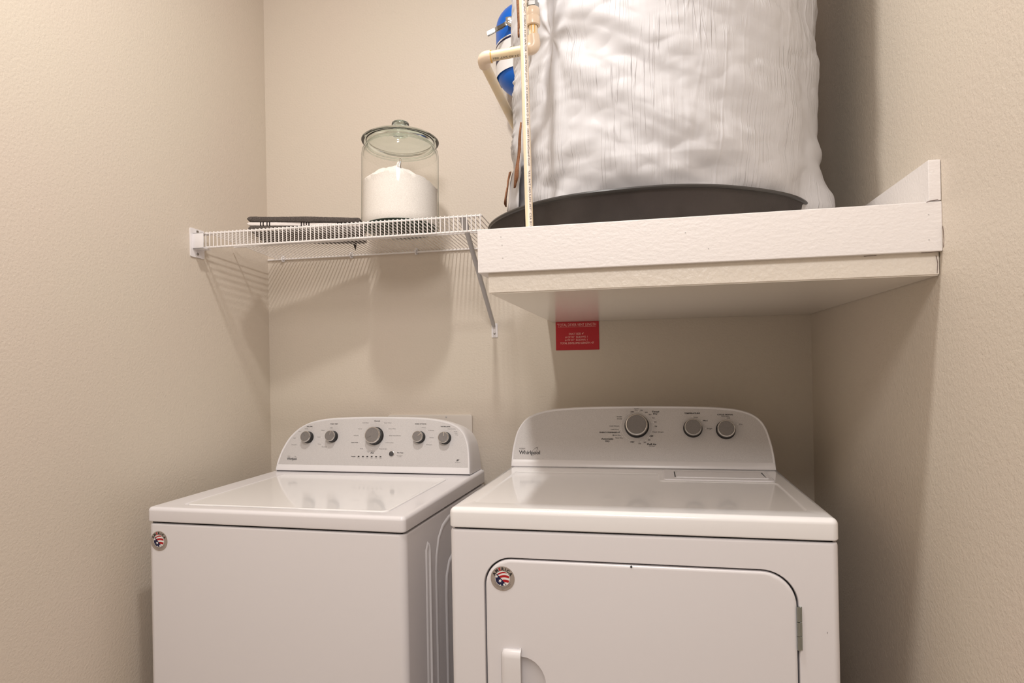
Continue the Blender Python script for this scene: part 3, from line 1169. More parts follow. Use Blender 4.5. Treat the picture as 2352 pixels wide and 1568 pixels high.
# ------------------------------------------------------------------ machines: shared builders
def resample(pts, n):
    P = [Vector(p) for p in pts]
    out = []
    m = len(P)
    for i in range(m - 1):
        p0 = P[max(0, i - 1)]
        p1, p2 = P[i], P[i + 1]
        p3 = P[min(m - 1, i + 2)]
        for k in range(n):
            t = k / n
            out.append(.5 * ((2 * p1) + (-p0 + p2) * t + (2 * p0 - 5 * p1 + 4 * p2 - p3) * t * t + (-p0 + 3 * p1 - 3 * p2 + p3) * t ** 3))
    out.append(P[-1])
    return [(p.x, p.y) for p in out]


def console(th, outline, c, k, yb, z0, lip):
    """control housing: sloped front face with recessed silver panel, lofted back to the wall side"""
    nk = math.sqrt(1 + k * k)

    def fn(off):
        return lambda s, t: (s, c + k * t / nk - off / nk, z0 + t / nk + off * k / nk)
    L = outline[::-1]          # CCW seen from the front (x right, t up)
    x0, x1 = outline[0][0], outline[-1][0]
    base = [(x1 + (x0 - x1) * i / 10, 0.0) for i in range(1, 10)]
    # outline runs bottom-left -> over the top -> bottom-right ; reverse gives CCW once closed at the base
    loop = L + [(x0 + (x1 - x0) * i / 10, 0.0) for i in range(1, 10)]
    area = sum(loop[i][0] * loop[(i + 1) % len(loop)][1] - loop[(i + 1) % len(loop)][0] * loop[i][1] for i in range(len(loop)))
    if area < 0:
        loop = loop[::-1]
    inn = offset_loop(loop, .0055)
    inn = [(a, max(b, lip)) for a, b in inn]
    # keep points of the panel from crossing below the lip
    inn2 = offset_loop(loop, .0068)
    inn2 = [(a, max(b, lip + .0013)) for a, b in inn2]
    f = fn(0)
    g = fn(.0025)
    loops = []
    backn = [(a, yb, z0 + b / nk * .93) for a, b in loop]
    mid = [(a, c + .035 + k * b / nk, z0 + b / nk * .985) for a, b in loop]
    loops.append(backn)
    loops.append(mid)
    loops.append([(a, c + .004 + k * b / nk, z0 + b / nk) for a, b in loop])
    loops.append([f(a, b) for a, b in offset_loop(loop, .0007)])
    loops.append([g(a, b) for a, b in offset_loop(loop, .0025)])
    loops.append([g(a, b) for a, b in inn])
    loops.append([fn(.0012)(a, b) for a, b in inn2])
    bm = bmesh.new()
    loft(bm, loops, cap0=True, cap1=False)
    h = finish(bm, 'console_housing', M_plastic, th, smooth=50)
    bm = bmesh.new()
    B = [bm.verts.new(fn(.0012)(a, b)) for a, b in inn2]
    bm.faces.new(B)
    bmesh.ops.remove_doubles(bm, verts=bm.verts, dist=.00005)
    bmesh.ops.recalc_face_normals(bm, faces=bm.faces)
    if bm.faces and bm.faces[:][0].normal.y > 0:
        bmesh.ops.reverse_faces(bm, faces=bm.faces)
    finish(bm, 'control_panel', M_silver, h, smooth=0)
    # near-black box painting the shadow gap under the console
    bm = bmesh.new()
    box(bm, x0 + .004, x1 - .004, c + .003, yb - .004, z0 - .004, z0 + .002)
    finish(bm, 'console_gap_shade', M_dark, h, smooth=0)
    return h, fn


def knob(th, fn0, s, t, r, h, ang, big, k):
    """parts: body with chrome ring, sub-parts cap and pointer; (s,t) is where the cap sits in the panel plane"""
    nk = math.sqrt(1 + k * k)
    nrm = Vector((0, -1 / nk, k / nk))
    up = Vector((0, k / nk, 1 / nk))
    o = Vector(fn0(.0013)(s, t))
    ex = Vector((1, 0, 0))
    Mx = Matrix((ex, up, nrm)).transposed()      # local x, y in plane, z out

    def fin(bm, name, m, par):
        bmesh.ops.transform(bm, matrix=Mx.to_4x4(), verts=bm.verts)
        return bm, name, m, par
    e = bpy.data.objects.new('control_knob', None)
    bm = bmesh.new()
    lathe(bm, [(0, 0), (r * 1.10, 0), (r * 1.10, .002), (r * 1.02, .004), (r * .98, h * .80), (r * .90, h * .84), (0, h * .84)], 56)
    bmesh.ops.transform(bm, matrix=Mx.to_4x4(), verts=bm.verts)
    b = finish(bm, 'control_knob', M_black, th, smooth=40, loc=o)
    bm = bmesh.new()
    lathe(bm, [(r * .86, h * .80), (r * .99, h * .80), (r * 1.0, h * .86), (r * .97, h * .95), (r * .92, h), (r * .87, h * 1.0), (r * .85, h * .965)], 56)
    bmesh.ops.transform(bm, matrix=Mx.to_4x4(), verts=bm.verts)
    finish(bm, 'chrome_ring', M_chrome, b, smooth=40)
    bm = bmesh.new()
    lathe(bm, [(r * .86, h * .955), (r * .84, h * .985), (r * .5, h * .975), (0, h * .97)], 56)
    bmesh.ops.transform(bm, matrix=Mx.to_4x4(), verts=bm.verts)
    finish(bm, 'knob_cap', M_knob, b, smooth=40)
    bm = bmesh.new()
    L = [(x_, y_) for x_, y_ in rrect(r * .18, r * .90, -r * .055, r * .055, r * .05, 3)]
    loft(bm, [[(a_, b_, h * .955) for a_, b_ in L], [(a_, b_, h * 1.015) for a_, b_ in L]])
    bmesh.ops.rotate(bm, verts=bm.verts, cent=(0, 0, 0), matrix=Matrix.Rotation(math.radians(ang), 3, 'Z'))
    bmesh.ops.transform(bm, matrix=Mx.to_4x4(), verts=bm.verts)
    finish(bm, 'pointer', M_chrome if not big else M_knob, b, smooth=40)
    bpy.data.objects.remove(e)
    return b


def logo(bm, fn, s, t, w_, h_):
    put_text(bm, 'Whirlpool', fn, s, t, h_, width=w_, bold=.012)
    # swirl and small oval mark
    put_ring(bm, fn, s + w_ * .19, t + w_ * .0, w_ * .30, w_ * .085, .10, 1, 48, math.radians(52), -2.2, 2.1)
    put_ring(bm, fn, s - w_ * .35, t + h_ * 1.0, w_ * .14, w_ * .035, .12, 0, 32)
    put_text(bm, 'CEE', fn, s - w_ * .35, t + h_ * 1.0, w_ * .035, width=w_ * .14)


def dots(bm, fn, pts, r=.0011, mi=2):
    for (a, b) in pts:
        put_poly(bm, [(a + r * math.cos(q), b + r * math.sin(q)) for q in [2 * PI * i / 10 for i in range(10)]], fn, mi)


def sticker(th, x, z, y=-.0004, label=None):
    r = .0247
    bm = bmesh.new()
    L = [(math.cos(2 * PI * i / 48), math.sin(2 * PI * i / 48)) for i in range(48)]
    loft(bm, [[(a * r, .0003, b * r) for a, b in L], [(a * r, -.0003, b * r) for a, b in L]])
    st = finish(bm, 'round_sticker', M_taupe, th, smooth=30, loc=(x, y, z))
    if label:
        st['label'] = label
    bm = bmesh.new()

    def f(d):
        return lambda a, b: (a * r, -.0004 - d * .0001, b * r)
    ec, er = (-.016, .0), .59
    put_poly(bm, [(ec[0] + (er + .03) * a, ec[1] + (er + .03) * b) for a, b in L], f(1), 1)
    # diagonal line through (-.48,.39) and (.355,-.52)
    sl = (-.52 - .39) / (.355 + .48)
    N = 60
    xs = [ec[0] - er + 2 * er * i / N for i in range(N + 1)]

    def circ(x_):
        h_ = math.sqrt(max(0, er * er - (x_ - ec[0]) ** 2))
        return ec[1] - h_, ec[1] + h_

    def dg(x_):
        return .39 + sl * (x_ + .48)

    def strip(lo, hi, mi, d):
        for i in range(N):
            a, b = xs[i], xs[i + 1]
            q = [(a, lo(a)), (b, lo(b)), (b, hi(b)), (a, hi(a))]
            if q[3][1] - q[0][1] < .001 and q[2][1] - q[1][1] < .001:
                continue
            q = [(px, min(py, max(hi(px), lo(px)))) for px, py in q]
            if q[3][1] < q[0][1] or q[2][1] < q[1][1]:
                continue
            try:
                put_poly(bm, q, f(d), mi)
            except Exception:
                pass
    strip(lambda x_: circ(x_)[0], lambda x_: min(circ(x_)[1], dg(x_)), 2, 2)
    for (pk, hh, drop) in ((.57, .12, .55), (.30, .19, .45), (-.06, .22, .55)):
        lo = lambda x_, pk=pk, hh=hh, drop=drop: max(circ(x_)[0], dg(x_), pk - hh - drop * (x_ - .18) ** 2 - (.0 if pk < .5 else 0))
        hi = lambda x_, pk=pk, drop=drop: max(min(circ(x_)[1], pk - drop * (x_ - .18) ** 2), max(circ(x_)[0], dg(x_)))
        strip(lo, hi, 3, 2)
    for (sx_, sy_, sr) in ((-.21, -.19, .155), (-.49, .16, .13), (.14, -.47, .13), (-.19, -.53, .07)):
        P = []
        for i in range(12):
            q = PI / 12 + 2 * PI * i / 12
            rr = sr if i % 2 == 0 else sr * .5
            P.append((sx_ + rr * math.cos(q), sy_ + rr * math.sin(q)))
        B0 = bm.verts.new(f(3)(sx_, sy_))
        B = [bm.verts.new(f(3)(*p_)) for p_ in P]
        for i in range(12):
            bm.faces.new((B0, B[i], B[(i + 1) % 12])).material_index = 1
    for ch, an in zip('AMERICA', (152, 128, 107, 88, 71.5, 54, 30)):
        q = math.radians(an)
        put_text(bm, ch, f(2), .79 * math.cos(q), .79 * math.sin(q), .235, bold=.045, mi=3 if ch == 'E' else 0, rot=q - PI / 2)
    for rr, a0, a1, n_ in ((.665, 200, 340, 46), (.76, 212, 328, 44)):
        for i in range(n_):
            if random.random() < .14:
                continue
            q0 = math.radians(a0 + (a1 - a0) * i / n_)
            q1 = math.radians(a0 + (a1 - a0) * (i + .7) / n_)
            put_poly(bm, [(rr * math.cos(q0), rr * math.sin(q0)), (rr * math.cos(q1), rr * math.sin(q1)),
                          ((rr + .03) * math.cos(q1), (rr + .03) * math.sin(q1)), ((rr + .03) * math.cos(q0), (rr + .03) * math.sin(q0))], f(2), 4)
    put_text(bm, 'USA', f(2), 0, -.88, .06, mi=4)
    finish(bm, 'sticker_print', [M_ink, M_inkwhite, M_navy, M_redprint, M_inkgrey], st, smooth=0)


def deck(th, name, wd, dp, z0, zf, zb, m, rec_outer, rec_depth, slope_w, bev=.010, floor_mat=None, ov=.001):
    """worktop slab with rounded edges and a recessed panel; zf/zb = top height at front / back"""
    top = lambda y: zf + (zb - zf) * min(1, max(0, y / dp))
    L = rrect(-ov, wd + ov, -ov, dp, [.012, .012, .004, .004], 6)
    bm = bmesh.new()
    loops = [[(a, b, z0) for a, b in offset_loop(L, .002)], [(a, b, z0 + .0025) for a, b in L]]
    for i in range(7):
        q = .5 * PI * i / 6
        loops.append([(a, b, top(b) - bev + bev * math.sin(q)) for a, b in offset_loop(L, bev * (1 - math.cos(q)) + 1e-5)])
    Rg = loft(bm, loops, cap0=True, cap1=False)
    inner = [bm.verts.new((a, b, top(b))) for a, b in rec_outer]
    fill_between(bm, Rg[-1], inner)
    lo = offset_loop(rec_outer, slope_w)
    mid = offset_loop(rec_outer, slope_w * .5)
    V1 = [bm.verts.new((a, b, top(b) - rec_depth * .35)) for a, b in offset_loop(rec_outer, slope_w * .35)]
    V2 = [bm.verts.new((a, b, top(b) - rec_depth)) for a, b in lo]
    n_ = len(inner)
    for A, B in ((inner, V1), (V1, V2)):
        for i in range(n_):
            bm.faces.new((A[i], A[(i + 1) % n_], B[(i + 1) % n_], B[i]))
    bm.faces.new(V2)
    bmesh.ops.recalc_face_normals(bm, faces=bm.faces)
    return finish(bm, name, m, th, smooth=40, wn=True), top


# ------------------------------------------------------------------ washing machine
wm = empty('washing_machine', (.0879, -.7027, 0), -.0366, 'white top loading washing machine with five knobs, left of the dryer', 'washing machine')
WW, WD, WZF, WZB, WS, WC = .6956, .6581, .8907, .8973, .8547, .5339
bm = bmesh.new()
L = rrect(0, WW, 0, WD, [.018, .018, .006, .006], 8)
loops = [[(a, b, .022) for a, b in offset_loop(L, .002)], [(a, b, .025) for a, b in L], [(a, b, WS - .010) for a, b in L],
         [(a, b, WS - .0062) for a, b in offset_loop(L, .0012)], [(a, b, WS - .0048) for a, b in offset_loop(L, .005)]]
loft(bm, loops)
cab = finish(bm, 'cabinet', M_enamel, wm, wn=True)
bm = bmesh.new()
box(bm, .009, WW - .009, .009, WD - .01, WS - .012, WS + .006)
finish(bm, 'deck_seam_shade', M_dark, cab, smooth=0)  # near-black inner box standing in for shade inside the deck seam
# pressed ribs on the right side panel


def side_rib(pts, wd, pr):
    bm = bmesh.new()
    n_ = len(pts)
    P = [Vector(p) for p in pts]
    rows = []
    for i, p in enumerate(P):
        t = (P[min(n_ - 1, i + 1)] - P[max(0, i - 1)]).normalized()
        nn_ = Vector((-t.y, t.x))
        row = []
        for (o_, h_) in ((-1, -.0003), (-.6, pr * .6), (-.2, pr), (.2, pr), (.6, pr * .6), (1, -.0003)):
            q = p + nn_ * wd * o_
            row.append(bm.verts.new((WW + h_, q.x, q.y)))
        rows.append(row)
    for i in range(n_ - 1):
        for k_ in range(5):
            bm.faces.new((rows[i][k_], rows[i + 1][k_], rows[i + 1][k_ + 1], rows[i][k_ + 1]))
    bmesh.ops.recalc_face_normals(bm, faces=bm.faces)
    return finish(bm, 'pressed_rib', M_side, cab, smooth=60)


side_rib([(.135, .10), (.135, .78), (.142, .790), (.150, .782)], .010, .0022)
side_rib([(.152, .10), (.152, .775), (.147, .79)], .0035, .0045)
side_rib([(.205, .10), (.2, .70), (.205, .745), (.222, .785), (.252, .808), (.30, .82), (.50, .82)], .009, .0022)
side_rib([(.28, .10), (.275, .62), (.28, .67), (.30, .70), (.34, .715), (.50, .715)], .011, .0028)
for (x, y) in ((.05, .05), (WW - .05, .05), (.05, WD - .05), (WW - .05, WD - .05)):
    bm = bmesh.new()
    lathe(bm, [(0, .001), (.02, .001), (.022, .006), (.016, .012), (.016, .024), (0, .024)], 20)
    shift(bm, (x, y, 0))
    finish(bm, 'foot', M_black, wm)
rec = rrect(.068, .640, .036, .490, [.020, .020, .030, .030], 8)
wdk, wtop = deck(wm, 'top_deck', WW, WD, WS, WZF, WZB, M_enamel, rec, .0035, .006)
# lid sits in the recess
bm = bmesh.new()
L = rrect(.076, .632, .0435, .486, [.018, .018, .024, .024], 8)
loops = [[(a, b, wtop(b) - .0034) for a, b in L], [(a, b, wtop(b) - .0006) for a, b in L],
         [(a, b, wtop(b) + .0006) for a, b in offset_loop(L, .0018)], [(a, b, wtop(b) + .0010) for a, b in offset_loop(L, .005)],
         [(a, b, wtop(b) + .0002) for a, b in offset_loop(L, .016)]]
loft(bm, loops)
wl = tag(finish(bm, 'lid', M_litgloss, wm, smooth=40, wn=True), 'glossy white lid')
bm = bmesh.new()
L = rrect(.16, .40, .0385, .0445, .002, 3)
loft(bm, [[(a, b, wtop(b) - .0030) for a, b in L], [(a, b, wtop(b) - .0022) for a, b in L]])
finish(bm, 'lid_grip_notch', M_gasket, wl)

wo = resample([(.0120, 0), (.0143, .0256), (.0219, .057), (.0322, .0824), (.0462, .1078), (.0643, .1286), (.0865, .1463), (.1162, .1607), (.1499, .1694), (.1908, .1752), (.2454, .1784),
               (.313, .180), (.3964, .1802), (.4783, .179), (.5237, .1765), (.5624, .1722), (.5945, .166), (.621, .1575), (.6425, .1457), (.6595, .1293), (.6710, .1072), (.6780, .0837), (.6835, .0429), (.6865, 0)], 4)
con, wfn = console(wm, wo, WC, .27, WD - .004, WZB + .0012, .0195)
KW = .27
WKZ = [(.1192, .1107, .0178, -122 + 0), (.2076, .1138, .0178, 80), (.3588, .1171, .0268, 207), (.5119, .1143, .0178, 40), (.5981, .112, .0178, 84)]
nk = math.sqrt(1 + KW * KW)
for i, (s, t, r, ang) in enumerate(WKZ):
    if i == 0:
        ang = 123
    knob(wm, wfn, s, t, r, .0245 if r > .02 else .022, ang, r > .02 or i == 0, KW)
# round start button
bm = bmesh.new()
Mx = Matrix((Vector((1, 0, 0)), Vector((0, KW / nk, 1 / nk)), Vector((0, -1 / nk, KW / nk)))).transposed().to_4x4()
lathe(bm, [(0, 0), (.0088, 0), (.0088, .0015), (.0078, .002)], 40, mi=1)
lathe(bm, [(.0078, .0018), (.0076, .0032), (.006, .0036), (0, .0034)], 40, mi=0)
bmesh.ops.transform(bm, matrix=Mx, verts=bm.verts)
tag(finish(bm, 'start_button', [M_button, M_chrome], wm, loc=wfn(.0013)(.4217, .0603)), 'dark grey round button')
for i in range(6):
    s = .3079 + (.3843 - .3079) * i / 5
    bm = bmesh.new()
    L = rrect(-.0031, .0031, -.0013, .0013, .0008, 3)
    loft(bm, [[(a, b, 0) for a, b in L], [(a, b, .0006) for a, b in L]])
    bmesh.ops.transform(bm, matrix=Mx, verts=bm.verts)
    finish(bm, 'indicator_light', M_ink, wm, loc=wfn(.0013)(s, .0506))
bm = bmesh.new()
f = wfn(.0018)
logo(bm, f, .0687, .0395, .0355, .0082)
finish(bm, 'maker_logo', [M_ink, M_inkgrey], con, smooth=0)
bm = bmesh.new()
T = [('SOIL LEVEL', .1196, .1472, .0027, .022, 0), ('WASH TEMP', .2075, .156, .0027, .028, 0), ('RINSE OPTIONS', .5119, .157, .0027, .038, 0),
     ('WATER LEVEL', .5961, .1489, .0027, .033, 0), ('Normal', .3607, .1665, .0030, .019, 0), ('Cold Wash', .3207, .1602, .0024, .022, 1),
     ('Super Wash', .3987, .1604, .0024, .025, 1), ('Heavy Duty', .4154, .1414, .0024, .025, 1), ('Casual', .3034, .1408, .0024, .014, 1),
     ('Bulky Items/Sheets', .427, .1188, .0024, .041, 1), ('Delicate', .2918, .1184, .0024, .017, 1), ('Quick Wash', .2891, .0953, .0024, .024, 0),
     ('Drain & Spin', .411, .0961, .0024, .027, 1), ('Soak', .3157, .0756, .0024, .011, 1), ('Rinse & Spin', .3908, .0759, .0024, .028, 1),
     ('Clean Washer', .3497, .0681, .0024, .029, 1), ('with', .3405, .0635, .0016, .006, 1), ('Progress', .2896, .0502, .0024, .015, 0),
     ('Start / Pause', .4504, .0643, .0024, .021, 0), ('Hold 3 Seconds', .4490, .0562, .0020, .020, 1), ('to Cancel', .4490, .0520, .0020, .013, 1),
     ('Heavy', .1085, .1400, .0024, .012, 1), ('Medium', .0850, .1308, .0024, .010, 1), ('Light', .0686, .1085, .0024, .010, 1), ('Ex Light', .0704, .0858, .0024, .018, 1),
     ('Hot', .2000, .1434, .0024, .008, 1), ('Warm', .1700, .1348, .0024, .012, 1), ('Cool', .158, .1124, .0024, .010, 1), ('Cold', .1629, .089, .0024, .010, 1),
     ('Tap Cold', .1812, .0802, .0024, .018, 1), ('1 Rinse', .5225, .1458, .0024, .015, 1), ('2 Rinses', .5496, .1366, .0024, .019, 1), ('1 Rinse', .5521, .1137, .0024, .015, 1),
     ('2 Rinses', .5454, .0909, .0024, .020, 1), ('Auto Sensing', .617, .1418, .0022, .026, 1), ('Deep', .631, .1329, .0020, .011, 1),
     ('Water', .633, .1278, .0020, .011, 1), ('Wash', .635, .1228, .0020, .010, 1), ('6th SENSE', .6443, .0370, .0014, .017, 1)]
for (s_, a, b, h_, w_, mi) in T:
    put_text(bm, s_, f, a, b, h_, width=w_, mi=mi, bold=.03 if mi == 0 else .0)
for i, nm in enumerate(('Sensing', 'Wash', 'Rinse', 'Spin', 'Drain', 'Done')):
    put_text(bm, nm, f, .3079 + .0764 * i / 5, .0462, .0018, width=.0085, mi=1)
put_text(bm, 'affresh', f, .3540, .0628, .0030, width=.012, bold=.04, shear=.2)
put_ring(bm, f, .6439, .0440, .0052, .0024, .25, 0, 24, .5)
put_text(bm, '6', f, .6439, .0440, .0036, width=.0035, bold=.03)
for (a, b, r_) in ((.3588, .110, .0318),):
    put_ring(bm, f, a + .003, b, r_, r_ * .98, .02, 2, 72)
dots(bm, f, [(.1285, .1432), (.2085, .1455), (.3607, .1620), (.3340, .1560), (.3850, .1565), (.4010, .1410), (.4055, .1190), (.3990, .0975), (.3790, .0815),
             (.3500, .0735), (.3240, .0795), (.3095, .0965), (.3030, .1190), (.3120, .1395), (.5330, .1400), (.5410, .1140), (.5330, .0930), (.0780, .1060), (.0850, .085), (.1690, .110), (.173, .0880), (.193, .0795)])
for (a, b) in ((.5521, .1070), (.5521, .1020), (.5454, .0835), (.5454, .0800)):
    put_poly(bm, [(a - .008, b - .0002), (a + .008, b - .0002), (a + .008, b + .0002), (a - .008, b + .0002)], f, 2)
finish(bm, 'control_lettering', [M_ink, M_inkgrey, M_inkwhite], con, smooth=0)['kind'] = 'stuff'
sticker(wm, .0350, .8068, label='round AMERICA flag sticker on the upper left of the front')

# ------------------------------------------------------------------ dryer
dr = empty('clothes_dryer', (.9243, -.8404, 0), -.0151, 'white front loading clothes dryer with three knobs, right of the washing machine', 'dryer')
DW, DD, DZF, DZB, DS, DC = .7393, .708, .9412, .9337, .9004, .5835
bm = bmesh.new()
# cabinet shell: sides, back, top, with the front face cut out for the door
L = rrect(0, DW, 0, DD, [.012, .012, .006, .006], 8)
N0 = [[(a, b, .022) for a, b in offset_loop(L, .002)], [(a, b, .025) for a, b in L], [(a, b, DS - .009) for a, b in L],
      [(a, b, DS - .0055) for a, b in offset_loop(L, .0012)], [(a, b, DS - .0042) for a, b in offset_loop(L, .004)]]
Rg = loft(bm, N0)
dx0, dx1, dz0, dz1 = .0705, .6700, .250, .8435
# remove the big flat front quad and refill it around the door opening
ff = [f_ for f_ in bm.faces if abs(f_.normal.y + 1) < .01 and f_.calc_area() > .3]
quad = ff[0]
qv = list(quad.verts)
bm.faces.remove(quad)
door_loop = rrect(dx0, dx1, dz0, dz1, [.05, .05, .066, .058], 12)
DV = [bm.verts.new((a, 0, b)) for a, b in door_loop]
fill_between(bm, qv, DV)
D2 = [bm.verts.new((a, .002, b)) for a, b in offset_loop(door_loop, .0014)]
D3 = [bm.verts.new((a, .020, b)) for a, b in offset_loop(door_loop, .0016)]
for A, B in ((DV, D2), (D2, D3)):
    for i in range(len(A)):
        bm.faces.new((A[i], A[(i + 1) % len(A)], B[(i + 1) % len(A)], B[i]))
bmesh.ops.recalc_face_normals(bm, faces=bm.faces)
dcab = finish(bm, 'cabinet', M_enamel, dr, wn=True)
bm = bmesh.new()
box(bm, dx0 - .004, dx1 + .004, .0155, .022, dz0 - .004, dz1 + .004)
finish(bm, 'door_gasket', M_gasket, dcab, smooth=0)
bm = bmesh.new()
box(bm, .009, DW - .009, .009, DD - .01, DS - .012, DS + .006)
finish(bm, 'top_seam_shade', M_dark, dcab, smooth=0)  # dark core painting the shade in the gap below the worktop
for (x, y) in ((.05, .05), (DW - .05, .05), (.05, DD - .05), (DW - .05, DD - .05)):
    bm = bmesh.new()
    lathe(bm, [(0, .001), (.02, .001), (.022, .006), (.016, .012), (.016, .024), (0, .024)], 20)
    shift(bm, (x, y, 0))
    finish(bm, 'foot', M_black, dr)
# worktop with L-shaped recess; the lint screen flap fills the back right corner
Lr = [(.036, .060)]
rec = []


def corner(cx, cy, r, a0, a1, n_=6):
    return [(cx + r * math.cos(math.radians(a0 + (a1 - a0) * i / n_)), cy + r * math.sin(math.radians(a0 + (a1 - a0) * i / n_))) for i in range(n_ + 1)]


rec += corner(.048, .070, .014, 180, 270)
rec += corner(.688, .070, .014, 270, 360)
rec += corner(.684, .368, .018, 0, 90)
rec += corner(.440, .400, .014, 270, 180)
rec += corner(.412, .490, .014, 0, 90)
rec += corner(.054, .484, .020, 90, 180)
ddk, dtop = deck(dr, 'top_deck', DW, DD, DS, DZF, DZB, M_litgloss, rec, .0030, .007, bev=.012)
bm = bmesh.new()
L = rrect(.435, .700, .400, .560, .012, 5)
loft(bm, [[(a, b, dtop(b) - .001) for a, b in L], [(a, b, dtop(b) + .0012) for a, b in L], [(a, b, dtop(b) + .0022) for a, b in offset_loop(L, .0015)],
          [(a, b, dtop(b) + .0022) for a, b in offset_loop(L, .004)]])
lf = tag(finish(bm, 'lint_screen_flap', M_enamel, dr, wn=True), None)
bm = bmesh.new()
L = rrect(.466, .690, .428, .535, .004, 3)
l2 = offset_loop(L, .0022)
zf_ = lambda b: dtop(b) + .0022
V = loft(bm, [[(a, b, zf_(b) - .0005) for a, b in L], [(a, b, zf_(b) + .0016) for a, b in L], [(a, b, zf_(b) + .0016) for a, b in l2], [(a, b, zf_(b) + .0002) for a, b in offset_loop(L, .004)]], cap1=True)
finish(bm, 'flap_grip', M_plastic, lf, wn=True)
for (x0_, x1_) in ((.463, .4665), (.684, .6875)):
    bm = bmesh.new()
    box(bm, x0_, x1_, .432, .520, zf_(.47) - .001, zf_(.47) + .0004)
    finish(bm, 'flap_slot', M_gasket, lf)

# door
bm = bmesh.new()
gp = .0042
DL = offset_loop(door_loop, gp)
PR = -.0015
# scoop beside the handle: a half bowl pressed into the door
hx, hz0, hz1 = .147, .480, .646
scoop = [(hx - .020, hz0 + .02)] + []
scoop = []
for i in range(17):
    q = math.radians(-90 + 180 * i / 16)
    scoop.append((hx + .0 + .049 * math.cos(q), (hz1 - .055 + .055 * math.sin(q)) if q >= 0 else (hz0 + .055 + .055 * math.sin(q))))
scoop += [(hx - .028, hz1), (hx - .032, hz1 - .005), (hx - .032, hz0 + .005), (hx - .028, hz0)]
lo0 = [(a, .014, b) for a, b in offset_loop(DL, .001)]
loops = [lo0, [(a, PR + .0055, b) for a, b in DL], [(a, PR + .0022, b) for a, b in offset_loop(DL, .0010)], [(a, PR + .0006, b) for a, b in offset_loop(DL, .0032)],
         [(a, PR, b) for a, b in offset_loop(DL, .0065)]]
Rg = loft(bm, loops, cap0=True, cap1=False)
SV = [bm.verts.new((a, PR, b)) for a, b in scoop]
fill_between(bm, Rg[-1], SV)
cx_, cz_ = hx, (hz0 + hz1) / 2
prev = SV
for (s_, dpt) in ((.96, .0022), (.85, .0065), (.65, .0105), (.35, .0125)):
    row = [bm.verts.new((cx_ + (a - cx_) * s_, PR + dpt, cz_ + (b - cz_) * (1 - (1 - s_) * .6))) for a, b in scoop]
    for i in range(len(row)):
        bm.faces.new((prev[i], prev[(i + 1) % len(row)], row[(i + 1) % len(row)], row[i]))
    prev = row
bm.faces.new(prev)
bmesh.ops.recalc_face_normals(bm, faces=bm.faces)
door = finish(bm, 'door', M_enamel, dr, smooth=35, wn=True)
# grip shell over the left half of the scoop
bm = bmesh.new()
gx0, gx1 = .1045, .1470
rows = []
zs = [hz0 - .012, hz0 - .010, hz0 - .004] + [hz0 + (hz1 - hz0) * i / 6 for i in range(7)] + [.652, .657, .6600, .6612]
for z in zs:
    e = min(1, max(0, (.6612 - z) / .014))
    e2 = min(1, max(0, (z - (hz0 - .012)) / .014))
    e = math.sqrt(max(0, 1 - (1 - min(e, e2)) ** 2))
    cut = .010 * (1 - e)
    row = []
    for i in range(11):
        t = i / 10
        x = gx0 + cut + (gx1 - gx0 - cut) * t
        q = min(1, t / .45)
        y = PR - .013 * e * math.sqrt(max(0, 1 - (1 - q) ** 2)) - .0003
        row.append((x, y, z))
    row.append((gx1, PR - .009 * e, z))
    row.append((gx1 - .003, PR - .006 * e + .001, z))
    rows.append([bm.verts.new(p_) for p_ in row])
for j in range(len(rows) - 1):
    for i in range(len(rows[0]) - 1):
        bm.faces.new((rows[j][i], rows[j][i + 1], rows[j + 1][i + 1], rows[j + 1][i]))
bmesh.ops.recalc_face_normals(bm, faces=bm.faces)
g_ = finish(bm, 'door_handle', M_plastic, door, smooth=60)
sm = g_.modifiers.new('s', 'SOLIDIFY')
sm.thickness = .002
sm.offset = -1
# hinges
for (za, zb_) in ((.6985, .778), (.31, .39)):
    bm = bmesh.new()
    xh = .6685
    hh = (zb_ - za)
    for i, (u0, u1) in enumerate(((0, .315), (.325, .645), (.655, 1))):
        tube(bm, [(xh - .001, -.0025, za + hh * u0), (xh - .001, -.0025, za + hh * u1)], .0030, 14)
        box(bm, xh + .001, xh + .0052, -.0028, .006, za + hh * u0, za + hh * u1, .0006, 1)
    hg = tag(finish(bm, 'hinge', M_zinc, dr), 'zinc hinge')
bm = bmesh.new()
lathe(bm, [(0, .0012), (.0018, .001), (.0024, 0)], 12)
bmesh.ops.rotate(bm, verts=bm.verts, cent=(0, 0, 0), matrix=Matrix.Rotation(PI / 2, 3, 'X'))
shift(bm, (.3669, PR, .8365))
finish(bm, 'door_screw', M_gasket, door)
sticker(dr, .1108, .8006, y=PR - .0004, label='round AMERICA flag sticker at the upper left of the door')
bm = bmesh.new()
box(bm, .7158, .7166, -.0002, .0004, .731, .7345)
finish(bm, 'scratch', M_inkgrey, dcab, smooth=0)

do = resample([(.0010, 0), (.0018, .0282), (.0036, .0499), (.0077, .0754), (.014, .1011), (.026, .1251), (.0437, .1454), (.0709, .1602), (.1111, .1705), (.1693, .1762), (.2375, .1789), (.3259, .1801),
               (.4296, .1802), (.5308, .1783), (.5969, .1752), (.6456, .1685), (.6790, .1571), (.7018, .1390), (.7161, .1142), (.7250, .0805), (.7306, .0471), (.7340, 0)], 4)
KD = .30
dcon, dfn = console(dr, do, DC, KD, DD - .004, DZB + .0012, .0205)
for (s, t, r, ang) in ((.3650, .1215, .0312, -38), (.5197, .115, .0238, 2), (.6077, .1111, .0240, 28)):
    knob(dr, dfn, s, t, r, .024 if r > .03 else .022, ang, True, KD)
bm = bmesh.new()
f = dfn(.0018)
logo(bm, f, .0555, .0425, .0625, .0110)
finish(bm, 'maker_logo', [M_ink, M_inkgrey], dcon, smooth=0)
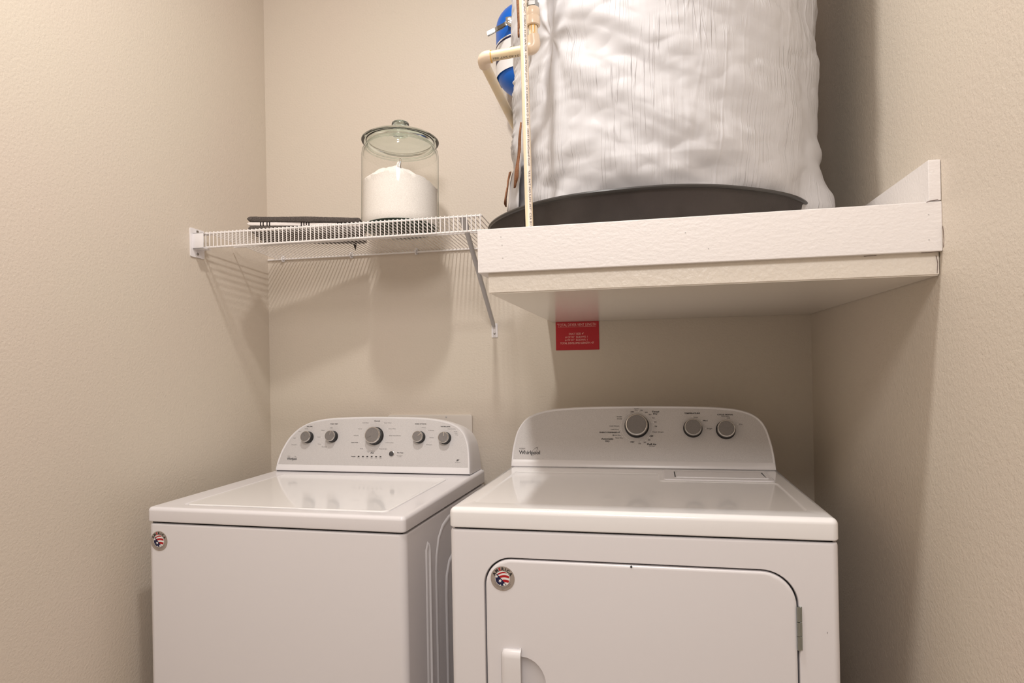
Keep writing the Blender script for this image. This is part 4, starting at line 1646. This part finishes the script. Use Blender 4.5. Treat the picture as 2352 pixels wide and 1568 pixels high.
bm = bmesh.new()
T = [('Wrinkle', .3155, .1486, .0028, .015, 1), ('Shield', .3160, .1425, .0028, .013, 1), ('Cool Down', .3014, .1214, .0032, .028, 1), ('Less Dry', .3031, .1114, .0032, .022, 1),
     ('ENERGY PREFERRED', .2850, .1027, .0030, .052, 0), ('More Dry', .3083, .0947, .0032, .023, 1), ('Very Dry', .3152, .0869, .0032, .022, 1),
     ('Automatic', .2815, .0839, .0042, .035, 0), ('Dry', .2823, .0775, .0042, .012, 0), ('OFF', .3523, .0752, .0036, .011, 0), ('10', .3727, .0708, .0034, .006, 1),
     ('20', .3870, .0744, .0034, .007, 1), ('30', .3990, .0815, .0034, .007, 1), ('Fluff Air', .4066, .0693, .0044, .026, 0), ('No Heat', .4065, .0641, .0022, .016, 0),
     ('OFF', .4056, .0924, .0036, .011, 0), ('Cool Down', .4241, .1044, .0034, .030, 1), ('20', .4183, .1205, .0034, .007, 1), ('30', .4171, .1333, .0034, .007, 1),
     ('40', .4119, .1450, .0034, .007, 1), ('50', .4028, .1550, .0034, .007, 1), ('60', .3923, .1614, .0034, .007, 1), ('70', .3786, .1672, .0034, .007, 1),
     ('Timed', .4180, .1632, .0042, .020, 0), ('Dry', .4176, .1571, .0042, .012, 0), ('TEMPERATURE', .5191, .1583, .0034, .043, 0), ('Low', .5295, .1467, .0032, .010, 1),
     ('Med', .5545, .1372, .0034, .012, 1), ('High', .5655, .1146, .0034, .013, 1), ('CYCLE SIGNAL', .6083, .1543, .0034, .043, 0), ('Tone & Volume', .6081, .1496, .0020, .022, 0),
     ('Off', .6170, .1445, .0030, .008, 1), ('On', .6481, .1269, .0034, .008, 1), ('OFF', .3526, .1626, .0032, .010, 0), ('Tumble', .3641, .1722, .0024, .014, 1), ('Dry', .3644, .1680, .0024, .007, 1)]
for (s_, a, b, h_, w_, mi) in T:
    put_text(bm, s_, f, a, b, h_, width=w_, mi=0, bold=.035 if mi == 0 else .005)
put_ring(bm, f, .3643, .1195, .0445, .0440, .018, 2, 90, 0, math.radians(-48), math.radians(262))
dots(bm, f, [(.3700, .1650), (.3830, .1610), (.3940, .1560), (.4020, .1500), (.4080, .1420), (.4110, .1320), (.4130, .1225), (.4000, .0880), (.3900, .0800), (.3760, .0760),
             (.3180, .1110), (.3180, .0970), (.3250, .0900), (.5190, .1480), (.5435, .1380), (.5535, .1150), (.6085, .1440), (.6390, .1270)], .0013)
put_ring(bm, f, .3150, .1030, .0022, .0014, .9, 0, 16, .8)
finish(bm, 'control_lettering', [M_ink, M_inkgrey, M_inkwhite], dcon, smooth=0)['kind'] = 'stuff'
